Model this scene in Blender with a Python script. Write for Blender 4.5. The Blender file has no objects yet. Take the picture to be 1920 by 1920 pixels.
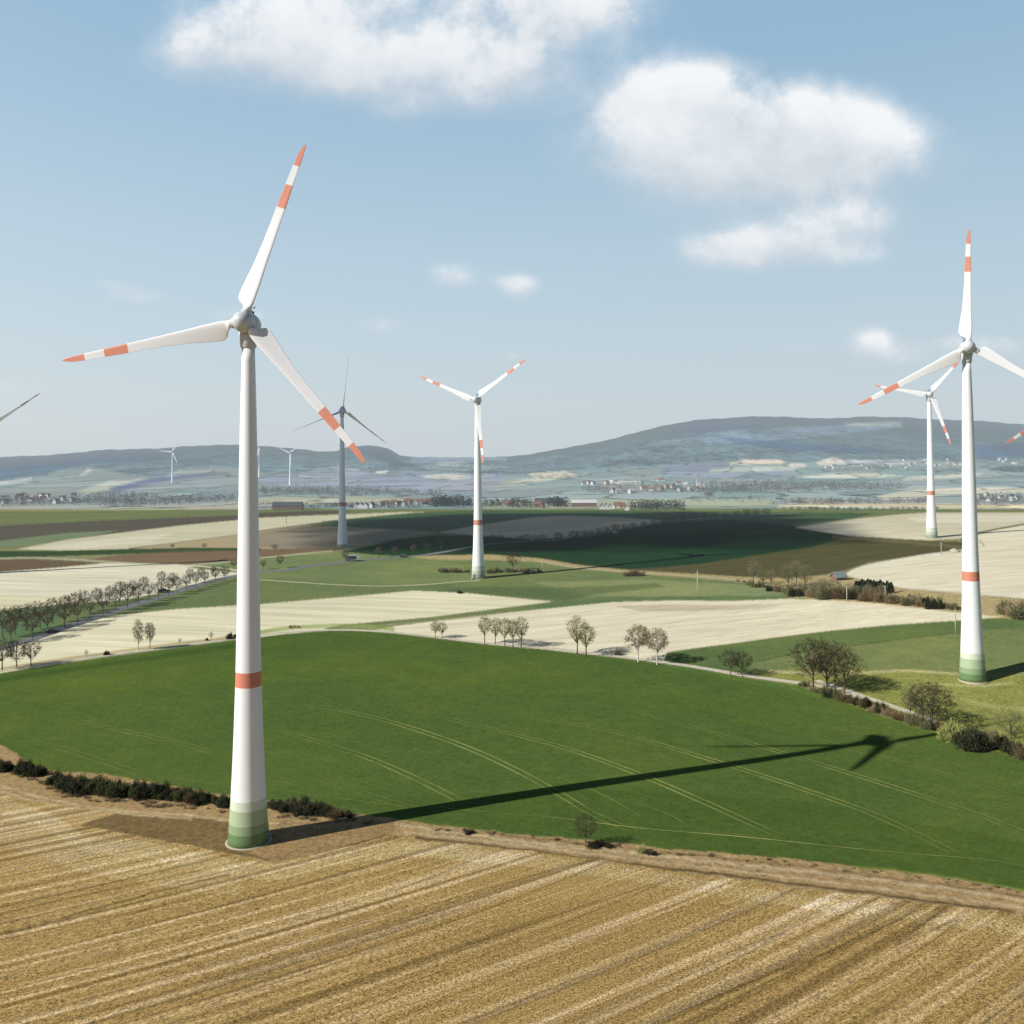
import bpy, math, random
import numpy as np
from mathutils import Vector, Matrix
random.seed(7); rng = np.random.default_rng(7)
R = math.radians
scene = bpy.context.scene
COL = scene.collection

# ------------------------------------------------------------------ camera
F = 1770.0; PPX, PPY = 960.0, 811.0; CAMH = 73.0
PITCH = math.atan(0.025); ROLL = R(0.42)
cam = bpy.data.objects.new('camera', bpy.data.cameras.new('camera'))
COL.objects.link(cam)
cam.data.sensor_width = 36; cam.data.lens = F / 1920 * 36
cam.data.shift_y = (PPY - 960) / 1920
cam.data.clip_start = 1; cam.data.clip_end = 60000
M = Matrix.Rotation(R(90) + PITCH, 4, 'X') @ Matrix.Rotation(-ROLL, 4, 'Z')
M.translation = (0, 0, CAMH)
cam.matrix_world = M
scene.camera = cam
MR = np.array(M.to_3x3())

def project(x, y, z):
    d = np.stack([x, y, z - CAMH], -1) @ MR
    w = np.maximum(-d[..., 2], 1e-3)
    return PPX + F * d[..., 0] / w, PPY - F * d[..., 1] / w

# ------------------------------------------------------------------ terrain
SKY = np.array([(-400,866),(0,857),(100,852),(200,843),(300,840),(380,835),(450,833),(520,838),(600,846),(632,845),(650,838),(690,834),(728,841),(748,853),
 (780,857),(830,856),(870,858),(950,856),(1000,850),(1050,841),(1100,833),(1150,822),(1200,808),(1240,799),(1300,788),(1360,783),
 (1420,780),(1480,782),(1550,784),(1620,781),(1700,782),(1760,786),(1850,790),(1920,795),(2300,812)], float)
def sstep(a, b, t):
    t = np.clip((t - a) / (b - a), 0, 1); return t * t * (3 - 2 * t)
def g2(x, y, cx, cy, sx, sy, a): return a * np.exp(-0.5 * (((x - cx) / sx) ** 2 + ((y - cy) / sy) ** 2))
RD = 7000.0
B1 = (235, 375, 85, 75, 6.5); B2 = (330, 700, 190, 170, 11.5); B3 = (105, 250, 62, 48, -2.6)
def terrain(x, y):
    x = np.asarray(x, float); y = np.asarray(y, float)
    yy = np.maximum(y, 1.0)
    z = 5.2 * sstep(230, 470, y) + 2.6 * sstep(480, 700, y)
    z = z + g2(x, y, *B1) + g2(x, y, *B2) + g2(x, y, *B3)
    z = z + (0.9 * np.sin(x / 95 + 1.0) * np.cos(y / 130) + 0.7 * np.sin(x / 190 - y / 210 + 2)) * sstep(260, 420, y) * (1 - sstep(1100, 1800, y))
    z = z + 0.5 * np.sin(x / 31 + y / 47) * np.sin(y / 39 - x / 60) * sstep(30, 90, y) * (1 - sstep(150, 240, y)) * 0.5
    z = z * (1 - sstep(1000, 1600, y)) - 6 * sstep(900, 1700, y)
    # rolling valley and the far ridges
    u = x / yy
    px = PPX + F * u
    sk = np.interp(px, SKY[:, 0], SKY[:, 1])
    hor = 855.0 - 0.0073 * (px - 960)
    e = (hor - sk) / F
    e = e + 0.00045 * np.sin(px / 17.0) * np.sin(px / 41.0) + 0.0002 * np.sin(px / 5.3)
    foot = 3000.0 + 300 * sstep(700, 1200, px)
    top = CAMH + e * RD
    t = np.clip((y - foot) / (RD - foot), 0, 1)
    s = t ** 1.25
    z = z + (top + 6) * s + 9 * np.sin(x / 310 + 0.6) * np.sin(y / 420) * sstep(2600, 4200, y) * (1 - t)
    z = z + 7 * np.sin(x / 240 + y / 500) * t * (1 - t) * 4 * 0.6
    z = z - np.clip(y - RD, 0, None) * 0.05
    return z

_skx = np.arange(-6000, 8000, 2.0)
_e = (855.0 - 0.0073 * (_skx - 960) - np.interp(_skx, SKY[:, 0], SKY[:, 1])) / F + 0.00045 * np.sin(_skx / 17.0) * np.sin(_skx / 41.0) + 0.0002 * np.sin(_skx / 5.3)
_el = _e.tolist()
def _ss(a, b, t):
    t = (t - a) / (b - a); t = 0.0 if t < 0 else 1.0 if t > 1 else t; return t * t * (3 - 2 * t)
def tz(x, y):
    """terrain height, single point"""
    S, C = math.sin, math.cos; G_ = lambda cx, cy, sx, sy, a: a * math.exp(-0.5 * (((x - cx) / sx) ** 2 + ((y - cy) / sy) ** 2))
    yy = max(y, 1.0); px = PPX + F * x / yy
    z = 5.2 * _ss(230, 470, y) + 2.6 * _ss(480, 700, y) + G_(*B1) + G_(*B2) + G_(*B3)
    z += (0.9 * S(x / 95 + 1.0) * C(y / 130) + 0.7 * S(x / 190 - y / 210 + 2)) * _ss(260, 420, y) * (1 - _ss(1100, 1800, y))
    z += 0.25 * S(x / 31 + y / 47) * S(y / 39 - x / 60) * _ss(30, 90, y) * (1 - _ss(150, 240, y))
    z = z * (1 - _ss(1000, 1600, y)) - 6 * _ss(900, 1700, y)
    foot = 3000.0 + 300 * _ss(700, 1200, px)
    t = min(1.0, max(0.0, (y - foot) / (RD - foot)))
    if t > 0:
        i = min(max((px + 6000) / 2, 0), len(_el) - 2); k = int(i); e = _el[k] + (_el[k + 1] - _el[k]) * (i - k)
        z += (CAMH + e * RD + 6) * t ** 1.25 + 16.8 * S(x / 240 + y / 500) * t * (1 - t)
    z += 9 * S(x / 310 + 0.6) * S(y / 420) * _ss(2600, 4200, y) * (1 - t)
    return z - max(y - RD, 0) * 0.05

def ground(px, py):
    """world point where the camera ray through an image pixel meets the terrain"""
    c = np.array([(px - PPX) / F, (PPY - py) / F, -1.0])
    d = MR @ c; d = d / d[1]
    t = 80.0; prev = t
    dx, dz = float(d[0]), float(d[2])
    f = lambda t: CAMH + dz * t - tz(dx * t, t)
    while f(t) > 0 and t < 12000:
        prev = t; t *= 1.02
    lo, hi = prev, t
    for _ in range(24):
        m = (lo + hi) / 2
        if f(m) > 0: lo = m
        else: hi = m
    return Vector((dx * lo, lo, tz(dx * lo, lo)))

# ------------------------------------------------------------------ sun direction
SUN_AZ, SUN_EL = R(24.5), R(32.2)     # direction the light travels towards (from +x to +y), height
TO_SUN = Vector((-math.cos(SUN_AZ) * math.cos(SUN_EL), -math.sin(SUN_AZ) * math.cos(SUN_EL), math.sin(SUN_EL)))

# ------------------------------------------------------------------ material helpers
HAZE = (0.465, 0.56, 0.625); HL = 8800.0
def lin(c):
    c = np.array(c, float) / 255
    return np.where(c <= 0.04045, c / 12.92, ((c + 0.055) / 1.055) ** 2.4)

def haze_group():  # airlight mixed into every material as emission, by distance from the origin
    g = bpy.data.node_groups.new('distance_haze', 'ShaderNodeTree')
    g.interface.new_socket('Shader', in_out='INPUT', socket_type='NodeSocketShader')
    g.interface.new_socket('Shader', in_out='OUTPUT', socket_type='NodeSocketShader')
    n, l = g.nodes, g.links
    gi = n.new('NodeGroupInput'); go = n.new('NodeGroupOutput')
    geo = n.new('ShaderNodeNewGeometry')
    ln = n.new('ShaderNodeVectorMath'); ln.operation = 'LENGTH'; l.new(geo.outputs['Position'], ln.inputs[0])
    c = n.new('ShaderNodeMath'); c.operation = 'SUBTRACT'; c.inputs[1].default_value = 320; l.new(ln.outputs['Value'], c.inputs[0])
    c2 = n.new('ShaderNodeMath'); c2.operation = 'MAXIMUM'; c2.inputs[1].default_value = 0; l.new(c.outputs[0], c2.inputs[0])
    a = n.new('ShaderNodeMath'); a.operation = 'MULTIPLY'; a.inputs[1].default_value = -1 / HL; l.new(c2.outputs[0], a.inputs[0])
    e = n.new('ShaderNodeMath'); e.operation = 'EXPONENT'; l.new(a.outputs[0], e.inputs[0])
    s = n.new('ShaderNodeMath'); s.operation = 'SUBTRACT'; s.inputs[0].default_value = 1; l.new(e.outputs[0], s.inputs[1])
    em = n.new('ShaderNodeEmission'); em.inputs[0].default_value = (*HAZE, 1)
    mx = n.new('ShaderNodeMixShader'); l.new(s.outputs[0], mx.inputs[0]); l.new(gi.outputs[0], mx.inputs[1]); l.new(em.outputs[0], mx.inputs[2])
    l.new(mx.outputs[0], go.inputs[0])
    return g
HG = haze_group()

class N:
    """small node builder"""
    def __init__(s, name, haze=True):
        s.m = bpy.data.materials.new(name); s.m.use_nodes = True
        s.t = s.m.node_tree; s.t.nodes.clear()
        s.out = s.t.nodes.new('ShaderNodeOutputMaterial'); s.haze = haze
    def new(s, ty, **k):
        n = s.t.nodes.new(ty)
        for a, b in k.items(): setattr(n, a, b)
        return n
    def put(s, sock, v):
        if hasattr(v, 'is_linked') or isinstance(v, bpy.types.NodeSocket): s.t.links.new(v, sock)
        elif v is not None:
            if isinstance(v, (tuple, list)) and len(v) == 3 and sock.type == 'RGBA': v = (*v, 1)
            sock.default_value = v
    def math(s, op, a, b=None, clamp=False):
        n = s.new('ShaderNodeMath', operation=op, use_clamp=clamp); s.put(n.inputs[0], a)
        if b is not None: s.put(n.inputs[1], b)
        return n.outputs[0]
    def mix(s, f, a, b, mode='MIX'):
        n = s.new('ShaderNodeMix', data_type='RGBA', blend_type=mode); n.clamp_factor = True
        s.put(n.inputs[0], f); s.put(n.inputs[6], a); s.put(n.inputs[7], b); return n.outputs[2]
    def ramp(s, v, a, b):
        n = s.new('ShaderNodeMapRange'); n.interpolation_type = 'SMOOTHSTEP'
        s.put(n.inputs[0], v); n.inputs[1].default_value = a; n.inputs[2].default_value = b; return n.outputs[0]
    def pos(s, rot=0.0, scale=(1, 1, 1), obj=False):
        if obj: src = s.new('ShaderNodeTexCoord').outputs['Object']
        else: src = s.new('ShaderNodeNewGeometry').outputs['Position']
        mp = s.new('ShaderNodeMapping'); mp.inputs['Rotation'].default_value = (0, 0, 0); s.t.links.new(src, mp.inputs[0])
        mp.inputs['Rotation'].default_value = (0, 0, rot)
        m2 = s.new('ShaderNodeVectorMath', operation='MULTIPLY'); s.t.links.new(mp.outputs[0], m2.inputs[0]); m2.inputs[1].default_value = scale
        return m2.outputs[0]
    def noise(s, vec, sc, det=3, rough=.55, dist=0):
        n = s.new('ShaderNodeTexNoise'); s.put(n.inputs['Vector'], vec)
        n.inputs['Scale'].default_value = sc; n.inputs['Detail'].default_value = det
        n.inputs['Roughness'].default_value = rough; n.inputs['Distortion'].default_value = dist
        return n.outputs['Fac']
    def attr(s, name='Col'):
        n = s.new('ShaderNodeAttribute'); n.attribute_name = name; return n.outputs['Color']
    def scalev(s, c, f):
        n = s.new('ShaderNodeVectorMath', operation='SCALE'); s.put(n.inputs[0], c); s.put(n.inputs['Scale'], f); return n.outputs[0]
    def finish(s, color, rough=.9, spec=.1, bump=None, bs=.3, bd=.2, trans=None, metal=0):
        b = s.new('ShaderNodeBsdfPrincipled'); s.put(b.inputs['Base Color'], color)
        b.inputs['Roughness'].default_value = rough; b.inputs['Specular IOR Level'].default_value = spec
        b.inputs['Metallic'].default_value = metal
        if bump is not None:
            bp = s.new('ShaderNodeBump'); bp.inputs['Strength'].default_value = bs; bp.inputs['Distance'].default_value = bd
            s.put(bp.inputs['Height'], bump); s.t.links.new(bp.outputs[0], b.inputs['Normal'])
        sh = b.outputs[0]
        if s.haze:
            h = s.new('ShaderNodeGroup'); h.node_tree = HG; s.t.links.new(sh, h.inputs[0]); sh = h.outputs[0]
        s.t.links.new(sh, s.out.inputs[0]); s.b = b
        return s.m

def mat_plain(name, c, rough=.8, spec=.2, var=.25, sc=.8, obj=True):
    n = N(name); v = n.noise(n.pos(obj=obj), sc, 4, .6)
    k = n.math('ADD', n.math('MULTIPLY', v, 2 * var), 1 - var)
    return n.finish(n.scalev(c, k), rough, spec)

# ground materials ---------------------------------------------------
def mat_crop():
    n = N('winter_crop'); c = n.attr()
    p = n.pos()
    a = n.noise(p, .012, 3); b = n.noise(p, .09, 4, .65); d = n.noise(p, 1.1, 4, .85)
    row = n.noise(n.pos(R(38), (.02, 1.1, 1)), 1.0, 2, .6)
    k = n.math('ADD', n.math('MULTIPLY', a, .35), n.math('ADD', n.math('MULTIPLY', b, .34), n.math('MULTIPLY', d, 1.2)))
    k = n.math('ADD', k, n.math('MULTIPLY', row, .22))
    gg = n.noise(p, .42, 3, .9)
    k = n.math('ADD', k, n.math('MULTIPLY', gg, .7))
    k = n.math('ADD', k, -.405)
    c2 = n.scalev(c, k)
    c2 = n.mix(n.math('MULTIPLY', n.ramp(a, .42, .68), .55), c2, n.mix(1.0, c2, (1.28, 1.10, .9), 'MULTIPLY'))
    c2 = n.mix(n.math('MULTIPLY', n.ramp(b, .45, .75), .35), c2, n.mix(1.0, c2, (1.35, 1.08, .8), 'MULTIPLY'))
    return n.finish(c2, 1, 0, bump=d, bs=.35, bd=.25)
def mat_pale(rot=R(12), w=.16):
    n = N('pale_tilled_soil'); c = n.attr(); p = n.pos()
    a = n.noise(p, .01, 4); d = n.noise(p, 1.2, 3, .7)
    row = n.noise(n.pos(rot, (.012, w, 1)), 1.0, 3, .62)
    row2 = n.noise(n.pos(rot, (.03, w * 4.5, 1)), 1.0, 2, .62)
    k = n.math('ADD', n.math('MULTIPLY', a, .28), n.math('ADD', n.math('MULTIPLY', row, .62), n.math('MULTIPLY', d, .26)))
    k = n.math('ADD', n.math('ADD', k, n.math('MULTIPLY', row2, .42)), .21)
    return n.finish(n.scalev(c, k), 1, 0, bump=row2, bs=.2, bd=.3)
def mat_stubble():
    n = N('stubble'); c = n.attr()
    src = n.new('ShaderNodeNewGeometry').outputs['Position']
    sp = n.new('ShaderNodeSeparateXYZ'); n.t.links.new(src, sp.inputs[0])
    x, y = sp.outputs[0], sp.outputs[1]
    ca, sa = math.cos(R(34)), math.sin(R(34))
    # distance across the rows with a slight bend towards the right
    across = n.math('SUBTRACT', n.math('MULTIPLY', y, ca), n.math('MULTIPLY', x, sa))
    along = n.math('ADD', n.math('MULTIPLY', x, ca), n.math('MULTIPLY', y, sa))
    bend = n.math('MULTIPLY', n.math('MULTIPLY', n.math('SUBTRACT', along, 75), n.math('SUBTRACT', along, 75)), 0.0005)
    across = n.math('SUBTRACT', across, bend)
    def band(fa, fb, det, rough):
        cb = n.new('ShaderNodeCombineXYZ')
        n.put(cb.inputs[0], n.math('MULTIPLY', along, fa)); n.put(cb.inputs[1], n.math('MULTIPLY', across, fb))
        return n.noise(cb.outputs[0], 1, det, rough)
    s1 = band(.004, .46, 2, .5); s2 = band(.012, .95, 3, .6); s3 = band(.05, 1.7, 2, .5); s4 = band(.005, .5, 1, .4)
    p = n.pos(); g1 = n.noise(p, 2.6, 3, .9); g2_ = n.noise(p, 5.5, 2, .8); big = n.noise(p, .03, 3); g3 = n.noise(n.pos(R(-34), (.8, 2.2, 1)), 1.6, 3, .8)
    light = n.math('MULTIPLY', n.ramp(s1, .48, .66), .55)
    light = n.math('ADD', light, n.math('MULTIPLY', n.ramp(s2, .50, .74), .55), True)
    light = n.math('ADD', light, n.math('MULTIPLY', n.ramp(s3, .45, .8), .18), True)
    dark = n.math('MULTIPLY', n.ramp(s4, .55, .66), .34)
    gr = n.math('SUBTRACT', n.math('ADD', n.math('ADD', n.math('MULTIPLY', g1, 1.0), n.math('MULTIPLY', g2_, .8)), n.math('MULTIPLY', g3, .5)), 1.15)
    gs = n.ramp(gr, -.28, .28)
    k = n.math('ADD', .66, n.math('MULTIPLY', light, .46))
    k = n.math('MULTIPLY', k, n.math('SUBTRACT', 1, dark))
    k = n.math('MULTIPLY', k, n.math('ADD', .20, n.math('MULTIPLY', gs, 1.62)))
    k = n.math('MULTIPLY', k, n.math('ADD', .82, n.math('MULTIPLY', big, .4)))
    fur = band(.004, .11, 1, .4)
    line = n.math('SUBTRACT', 1, n.ramp(n.math('ABSOLUTE', n.math('SUBTRACT', fur, .52)), .0, .010))
    k = n.math('MULTIPLY', k, n.math('SUBTRACT', 1, n.math('MULTIPLY', line, .35)))
    warm = n.mix(light, n.mix(1, c, (.99, .89, .65), 'MULTIPLY'), n.mix(1, c, (1.05, 1.08, 1.3), 'MULTIPLY'))
    return n.finish(n.scalev(warm, n.math('MULTIPLY', k, 1.32)), 1, 0, bump=n.math('ADD', g1, g2_), bs=.7, bd=.25)
def mat_verge():
    n = N('dry_verge'); c = n.attr(); p = n.pos()
    a = n.noise(p, .25, 4, .7); d = n.noise(p, 3.0, 3, .8); e = n.noise(p, .9, 3, .7)
    k = n.math('ADD', n.math('MULTIPLY', a, .8), n.math('ADD', n.math('MULTIPLY', d, 1.5), n.math('ADD', n.math('MULTIPLY', e, 1.5), -.95)))
    k = n.math('MAXIMUM', k, .15)
    return n.finish(n.scalev(c, k), 1, 0, bump=n.math('ADD', d, e), bs=.6, bd=.3)
def mat_far():
    n = N('far_country'); c = n.attr(); p = n.pos()
    a = n.noise(p, .0035, 4, .6)
    wv = n.new('ShaderNodeVectorMath', operation='ADD'); n.put(wv.inputs[0], n.pos(R(17), (1, .55, 0)))
    dn = n.new('ShaderNodeTexNoise'); n.put(dn.inputs['Vector'], p); dn.inputs['Scale'].default_value = .004
    ds = n.new('ShaderNodeVectorMath', operation='SCALE'); n.put(ds.inputs[0], dn.outputs['Color']); ds.inputs['Scale'].default_value = 130; n.put(wv.inputs[1], ds.outputs[0])
    v1 = n.new('ShaderNodeTexVoronoi', feature='F1'); v1.inputs['Scale'].default_value = .0058; n.put(v1.inputs['Vector'], wv.outputs[0])
    v2 = n.new('ShaderNodeTexVoronoi', feature='DISTANCE_TO_EDGE'); v2.inputs['Scale'].default_value = .0058; n.put(v2.inputs['Vector'], wv.outputs[0])
    sc = n.new('ShaderNodeSeparateColor'); n.put(sc.inputs[0], v1.outputs['Color'])
    hed = n.math('SUBTRACT', 1, n.ramp(v2.outputs['Distance'], .015, .06))
    hb = n.math('MULTIPLY', hed, n.ramp(n.noise(p, .012, 3, .7), .40, .60))
    k = n.math('ADD', .62, n.math('ADD', n.math('MULTIPLY', sc.outputs[0], .42), n.math('MULTIPLY', a, .36)))
    k = n.math('MULTIPLY', k, n.math('SUBTRACT', 1, n.math('MULTIPLY', hb, .75)))
    col = n.mix(n.ramp(sc.outputs[1], .55, .8), c, n.mix(1, c, (1.16, 1.04, .94), 'MULTIPLY'))
    col = n.mix(n.ramp(sc.outputs[2], .6, .85), col, n.mix(1, c, (.80, .92, .86), 'MULTIPLY'))
    return n.finish(n.scalev(col, k), 1, 0)
def mat_wood():
    n = N('hill_woodland'); c = n.attr(); p = n.pos()
    a = n.noise(n.pos(0, (1, .6, 1.5)), .0024, 4, .62); b = n.noise(n.pos(0, (1, .3, 1)), .022, 4, .85); q = n.noise(n.pos(0, (1, .3, 1)), .0065, 3, .7)
    k = n.math('ADD', n.math('MULTIPLY', a, 3.0), n.math('ADD', n.math('MULTIPLY', b, 4.5), n.math('MULTIPLY', q, 3.0)))
    k = n.math('MAXIMUM', n.math('ADD', k, -4.2), .02)
    return n.finish(n.scalev(c, k), 1, 0, bump=b, bs=1, bd=14)
MG = {'crop': mat_crop(), 'pale': mat_pale(), 'pale2': mat_pale(R(-20), .2), 'stubble': mat_stubble(), 'verge': mat_verge(), 'far': mat_far(), 'wood': mat_wood()}

# ------------------------------------------------------------------ land map (image pixels -> ground)
MY0, MY1 = 770, 1920
H_, W_ = MY1 - MY0, 1920
cmap = np.zeros((H_, W_, 3)); idm = np.zeros((H_, W_), np.int32)
yy_, xx_ = np.mgrid[MY0:MY1, 0:1920] + 0.5
def inside(poly, x, y):
    c = np.zeros(x.shape, bool); n = len(poly)
    for i in range(n):
        x0, y0 = poly[i]; x1, y1 = poly[(i + 1) % n]
        if y0 == y1: continue
        k = ((y0 > y) != (y1 > y)) & (x < (x1 - x0) * (y - y0) / (y1 - y0) + x0)
        c ^= k
    return c
LAND = []
def land(name, mk, rgb, poly=None, new=True, label=None):
    """rgb = sunlit colour; the middle fields are set darker, holding some cloud shade"""
    if new: LAND.append((name, mk, label)); i = len(LAND) - 1
    else: i = None
    if poly is None: sl = (slice(None), slice(None)); m = np.ones((H_, W_), bool)
    else:
        P = np.array(poly, float); x0, x1 = int(max(0, P[:, 0].min())), int(min(1920, P[:, 0].max() + 2)); y0, y1 = int(max(MY0, P[:, 1].min())), int(min(MY1, P[:, 1].max() + 2))
        sl = (slice(y0 - MY0, y1 - MY0), slice(x0, x1))
        m = inside(poly, xx_[sl], yy_[sl])
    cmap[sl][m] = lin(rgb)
    if new: idm[sl][m] = i
def tint(rgb, poly, a=1.0):
    P = np.array(poly, float); x0, x1 = int(max(0, P[:, 0].min())), int(min(1920, P[:, 0].max() + 2)); y0, y1 = int(max(MY0, P[:, 1].min())), int(min(MY1, P[:, 1].max() + 2))
    sl = (slice(y0 - MY0, y1 - MY0), slice(x0, x1)); m = inside(poly, xx_[sl], yy_[sl])
    cmap[sl][m] = cmap[sl][m] * (1 - a) + lin(rgb) * a
def stroke(rgb, pts, w, a=1.0):
    """w = width in image pixels, may be a pair start, end"""
    w0, w1 = (w, w) if not isinstance(w, tuple) else w
    P = smooth(pts, 6); n = len(P)
    L, Rr = [], []
    for i in range(n):
        a0 = P[max(0, i - 1)]; a1 = P[min(n - 1, i + 1)]
        dx, dy = a1[0] - a0[0], a1[1] - a0[1]; q = math.hypot(dx, dy) or 1
        h = (w0 + (w1 - w0) * i / (n - 1)) / 2
        L.append((P[i][0] - dy / q * h, P[i][1] + dx / q * h)); Rr.append((P[i][0] + dy / q * h, P[i][1] - dx / q * h))
    tint(rgb, L + Rr[::-1], a)
def smooth(pts, k=6):
    pts = [tuple(map(float, p)) for p in pts]; out = []
    for i in range(len(pts) - 1):
        p0 = pts[max(0, i - 1)]; p1 = pts[i]; p2 = pts[i + 1]; p3 = pts[min(len(pts) - 1, i + 2)]
        for j in range(k):
            t = j / k
            out.append(tuple(0.5 * (2 * p1[q] + (p2[q] - p0[q]) * t + (2 * p0[q] - 5 * p1[q] + 4 * p2[q] - p3[q]) * t * t + (3 * p1[q] - p0[q] - 3 * p2[q] + p3[q]) * t ** 3) for q in range(len(p1))))
    out.append(pts[-1]); return out

# --- far country
land('valley', 'far', (156,171,169))
skyp = [(float(a), float(b) - 40) for a, b in SKY if 0 <= a <= 1920]
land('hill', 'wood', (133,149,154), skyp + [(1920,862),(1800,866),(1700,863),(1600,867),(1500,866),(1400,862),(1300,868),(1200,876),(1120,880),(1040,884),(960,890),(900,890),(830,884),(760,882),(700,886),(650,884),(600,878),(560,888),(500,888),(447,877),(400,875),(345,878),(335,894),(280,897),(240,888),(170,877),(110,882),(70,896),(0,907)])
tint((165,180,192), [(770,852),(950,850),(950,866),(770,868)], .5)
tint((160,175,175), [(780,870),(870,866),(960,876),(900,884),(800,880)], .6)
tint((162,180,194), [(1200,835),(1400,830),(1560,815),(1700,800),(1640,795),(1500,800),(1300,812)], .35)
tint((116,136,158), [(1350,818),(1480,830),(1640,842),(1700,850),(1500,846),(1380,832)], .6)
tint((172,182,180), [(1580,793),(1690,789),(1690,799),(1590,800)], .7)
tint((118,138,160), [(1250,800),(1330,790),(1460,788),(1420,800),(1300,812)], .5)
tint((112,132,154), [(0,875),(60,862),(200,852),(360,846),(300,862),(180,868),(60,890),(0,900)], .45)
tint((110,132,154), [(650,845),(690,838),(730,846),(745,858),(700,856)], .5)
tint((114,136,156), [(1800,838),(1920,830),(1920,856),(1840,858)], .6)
def farp(rgb, poly):
    if rgb[1] > rgb[0] + 6: rgb = (rgb[0] + 4, rgb[1] - 5, rgb[2] + 3)
    tint(rgb, poly)
farp((156,176,164), [(0,912),(60,898),(100,893),(110,884),(170,878),(240,888),(285,898),(230,912),(160,926),(80,930),(0,932)])
farp((198,196,188), [(146,893),(165,879),(175,880),(158,893)])
farp((196,200,186), [(140,922),(210,900),(280,895),(230,912),(170,926)])
farp((196,196,190), [(0,903),(60,895),(60,900),(0,910)])
farp((156,176,166), [(335,880),(400,876),(447,879),(447,912),(280,925),(230,915),(300,900)])
farp((156,174,174), [(485,892),(560,890),(640,872),(700,888),(800,884),(940,890),(940,925),(640,925),(485,905)])
farp((130,150,160), [(205,915),(260,902),(330,892),(400,887),(447,886),(330,899),(270,910),(215,924)])
farp((205,212,205), [(560,892),(640,899),(640,901),(560,895)])
farp((218,214,196), [(705,884),(730,882),(722,888),(706,888)])
farp((222,218,198), [(790,893),(840,890),(890,894),(860,898),(800,896)])
farp((222,216,194), [(990,888),(1060,883),(1080,891),(1040,894),(1000,896)])
farp((226,220,196), [(925,906),(990,898),(1050,896),(1030,901),(960,907),(930,909)])
farp((190,196,190), [(820,868),(880,865),(860,872),(825,873)])
farp((158,178,166), [(930,905),(1240,896),(1240,935),(900,935)])
farp((152,172,172), [(1240,870),(1370,868),(1480,880),(1460,900),(1240,892)])
farp((228,220,200), [(1367,868),(1400,862),(1460,862),(1475,867),(1420,870),(1370,872)])
farp((200,204,192), [(1330,880),(1400,874),(1480,874),(1500,880),(1420,884),(1330,886)])
farp((222,214,200), [(1530,866),(1560,858),(1580,862),(1590,872),(1535,872)])
farp((210,206,196), [(1480,868),(1512,870),(1510,876),(1480,876)])
farp((212,212,196), [(1500,893),(1560,888),(1640,888),(1700,892),(1640,896),(1520,896)])
farp((206,206,190), [(1700,895),(1800,889),(1850,888),(1780,898),(1690,901)])
farp((185,196,190), [(1580,862),(1730,862),(1730,868),(1600,874)])
farp((150,175,165), [(1855,880),(1920,876),(1920,888),(1840,890)])
farp((156,178,164), [(1240,925),(1430,922),(1680,920),(1640,936),(1440,950),(1240,952)])
farp((168,184,150), [(900,938),(1240,935),(1440,936),(1460,950),(1240,954),(900,952)])
farp((172,182,150), [(485,932),(660,930),(820,936),(800,946),(485,944)])
farp((190,192,170), [(530,937),(640,936),(640,942),(540,942)])
farp((232,222,196), [(1640,932),(1690,922),(1780,917),(1860,914),(1920,915),(1920,924),(1800,926),(1700,934),(1660,937)])
farp((226,218,180), [(1455,948),(1500,944),(1740,944),(1800,946),(1920,946),(1920,954),(1780,953),(1600,951),(1460,952)])
farp((172,182,160), [(0,945),(180,946),(340,944),(447,938),(447,955),(0,958)])
farp((222,218,192), [(50,958),(100,955),(240,953),(330,954),(420,955),(240,958),(80,960)])

# --- the fields, far to near
land('field_margin', 'verge', (150,148,104), [(-5,955),(1925,955),(1925,1925),(-5,1925)])
land('grass_field', 'crop', (118,127,90), [(0,959),(100,959),(447,955),(480,952),(600,952),(640,955),(900,954),(1460,953),(1920,955),(1920,1000),(0,1030)])
land('ploughed_field', 'pale', (100,96,84), [(0,986),(150,978),(300,972),(447,966),(484,962),(570,958),(660,958),(640,963),(484,971),(447,975),(330,988),(220,999),(67,1020),(0,1026)])
tint((124,138,104), [(0,1014),(120,1000),(225,994),(180,1003),(60,1022),(0,1026)])
land('stubble_field', 'pale', (206,197,162), [(30,1030),(130,1011),(250,996),(350,984),(447,975),(485,971),(572,967),(660,964),(760,960),(800,960),(720,968),(660,974),(572,984),(485,996),(447,1003),(330,1018),(240,1029),(130,1032)])
tint((222,212,182), [(50,1029),(200,1010),(330,1000),(280,1016),(160,1028)], .7)
stroke((90,84,66), [(240,1029),(330,1018),(447,1003),(485,996),(572,984),(620,978)], 2.4, .8)
land('dark_green_field', 'crop', (80,104,78), [(600,978),(700,968),(780,961),(900,957),(1060,957),(1240,958),(1480,960),(1640,962),(1600,972),(1480,984),(1380,984),(1300,980),(1240,975),(1060,967),(1000,969),(900,984),(822,998),(740,993),(653,987)])  # colour lowered to make up for the thinned cloud shadow
land('fallow_field', 'pale2', (214,192,150), [(822,998),(900,984),(1000,970),(1060,967),(1160,970),(1250,976),(1200,987),(1100,1004),(1000,1012),(900,1004)])  # also lowered, taking over part of the cloud's shade
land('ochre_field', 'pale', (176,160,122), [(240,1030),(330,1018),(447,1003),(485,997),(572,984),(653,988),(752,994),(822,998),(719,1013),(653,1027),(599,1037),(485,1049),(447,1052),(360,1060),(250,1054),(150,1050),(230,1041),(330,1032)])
tint((128,108,84), [(160,1049),(230,1040),(340,1033),(447,1031),(600,1026),(653,1028),(599,1038),(485,1050),(360,1060),(250,1055)])
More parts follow.
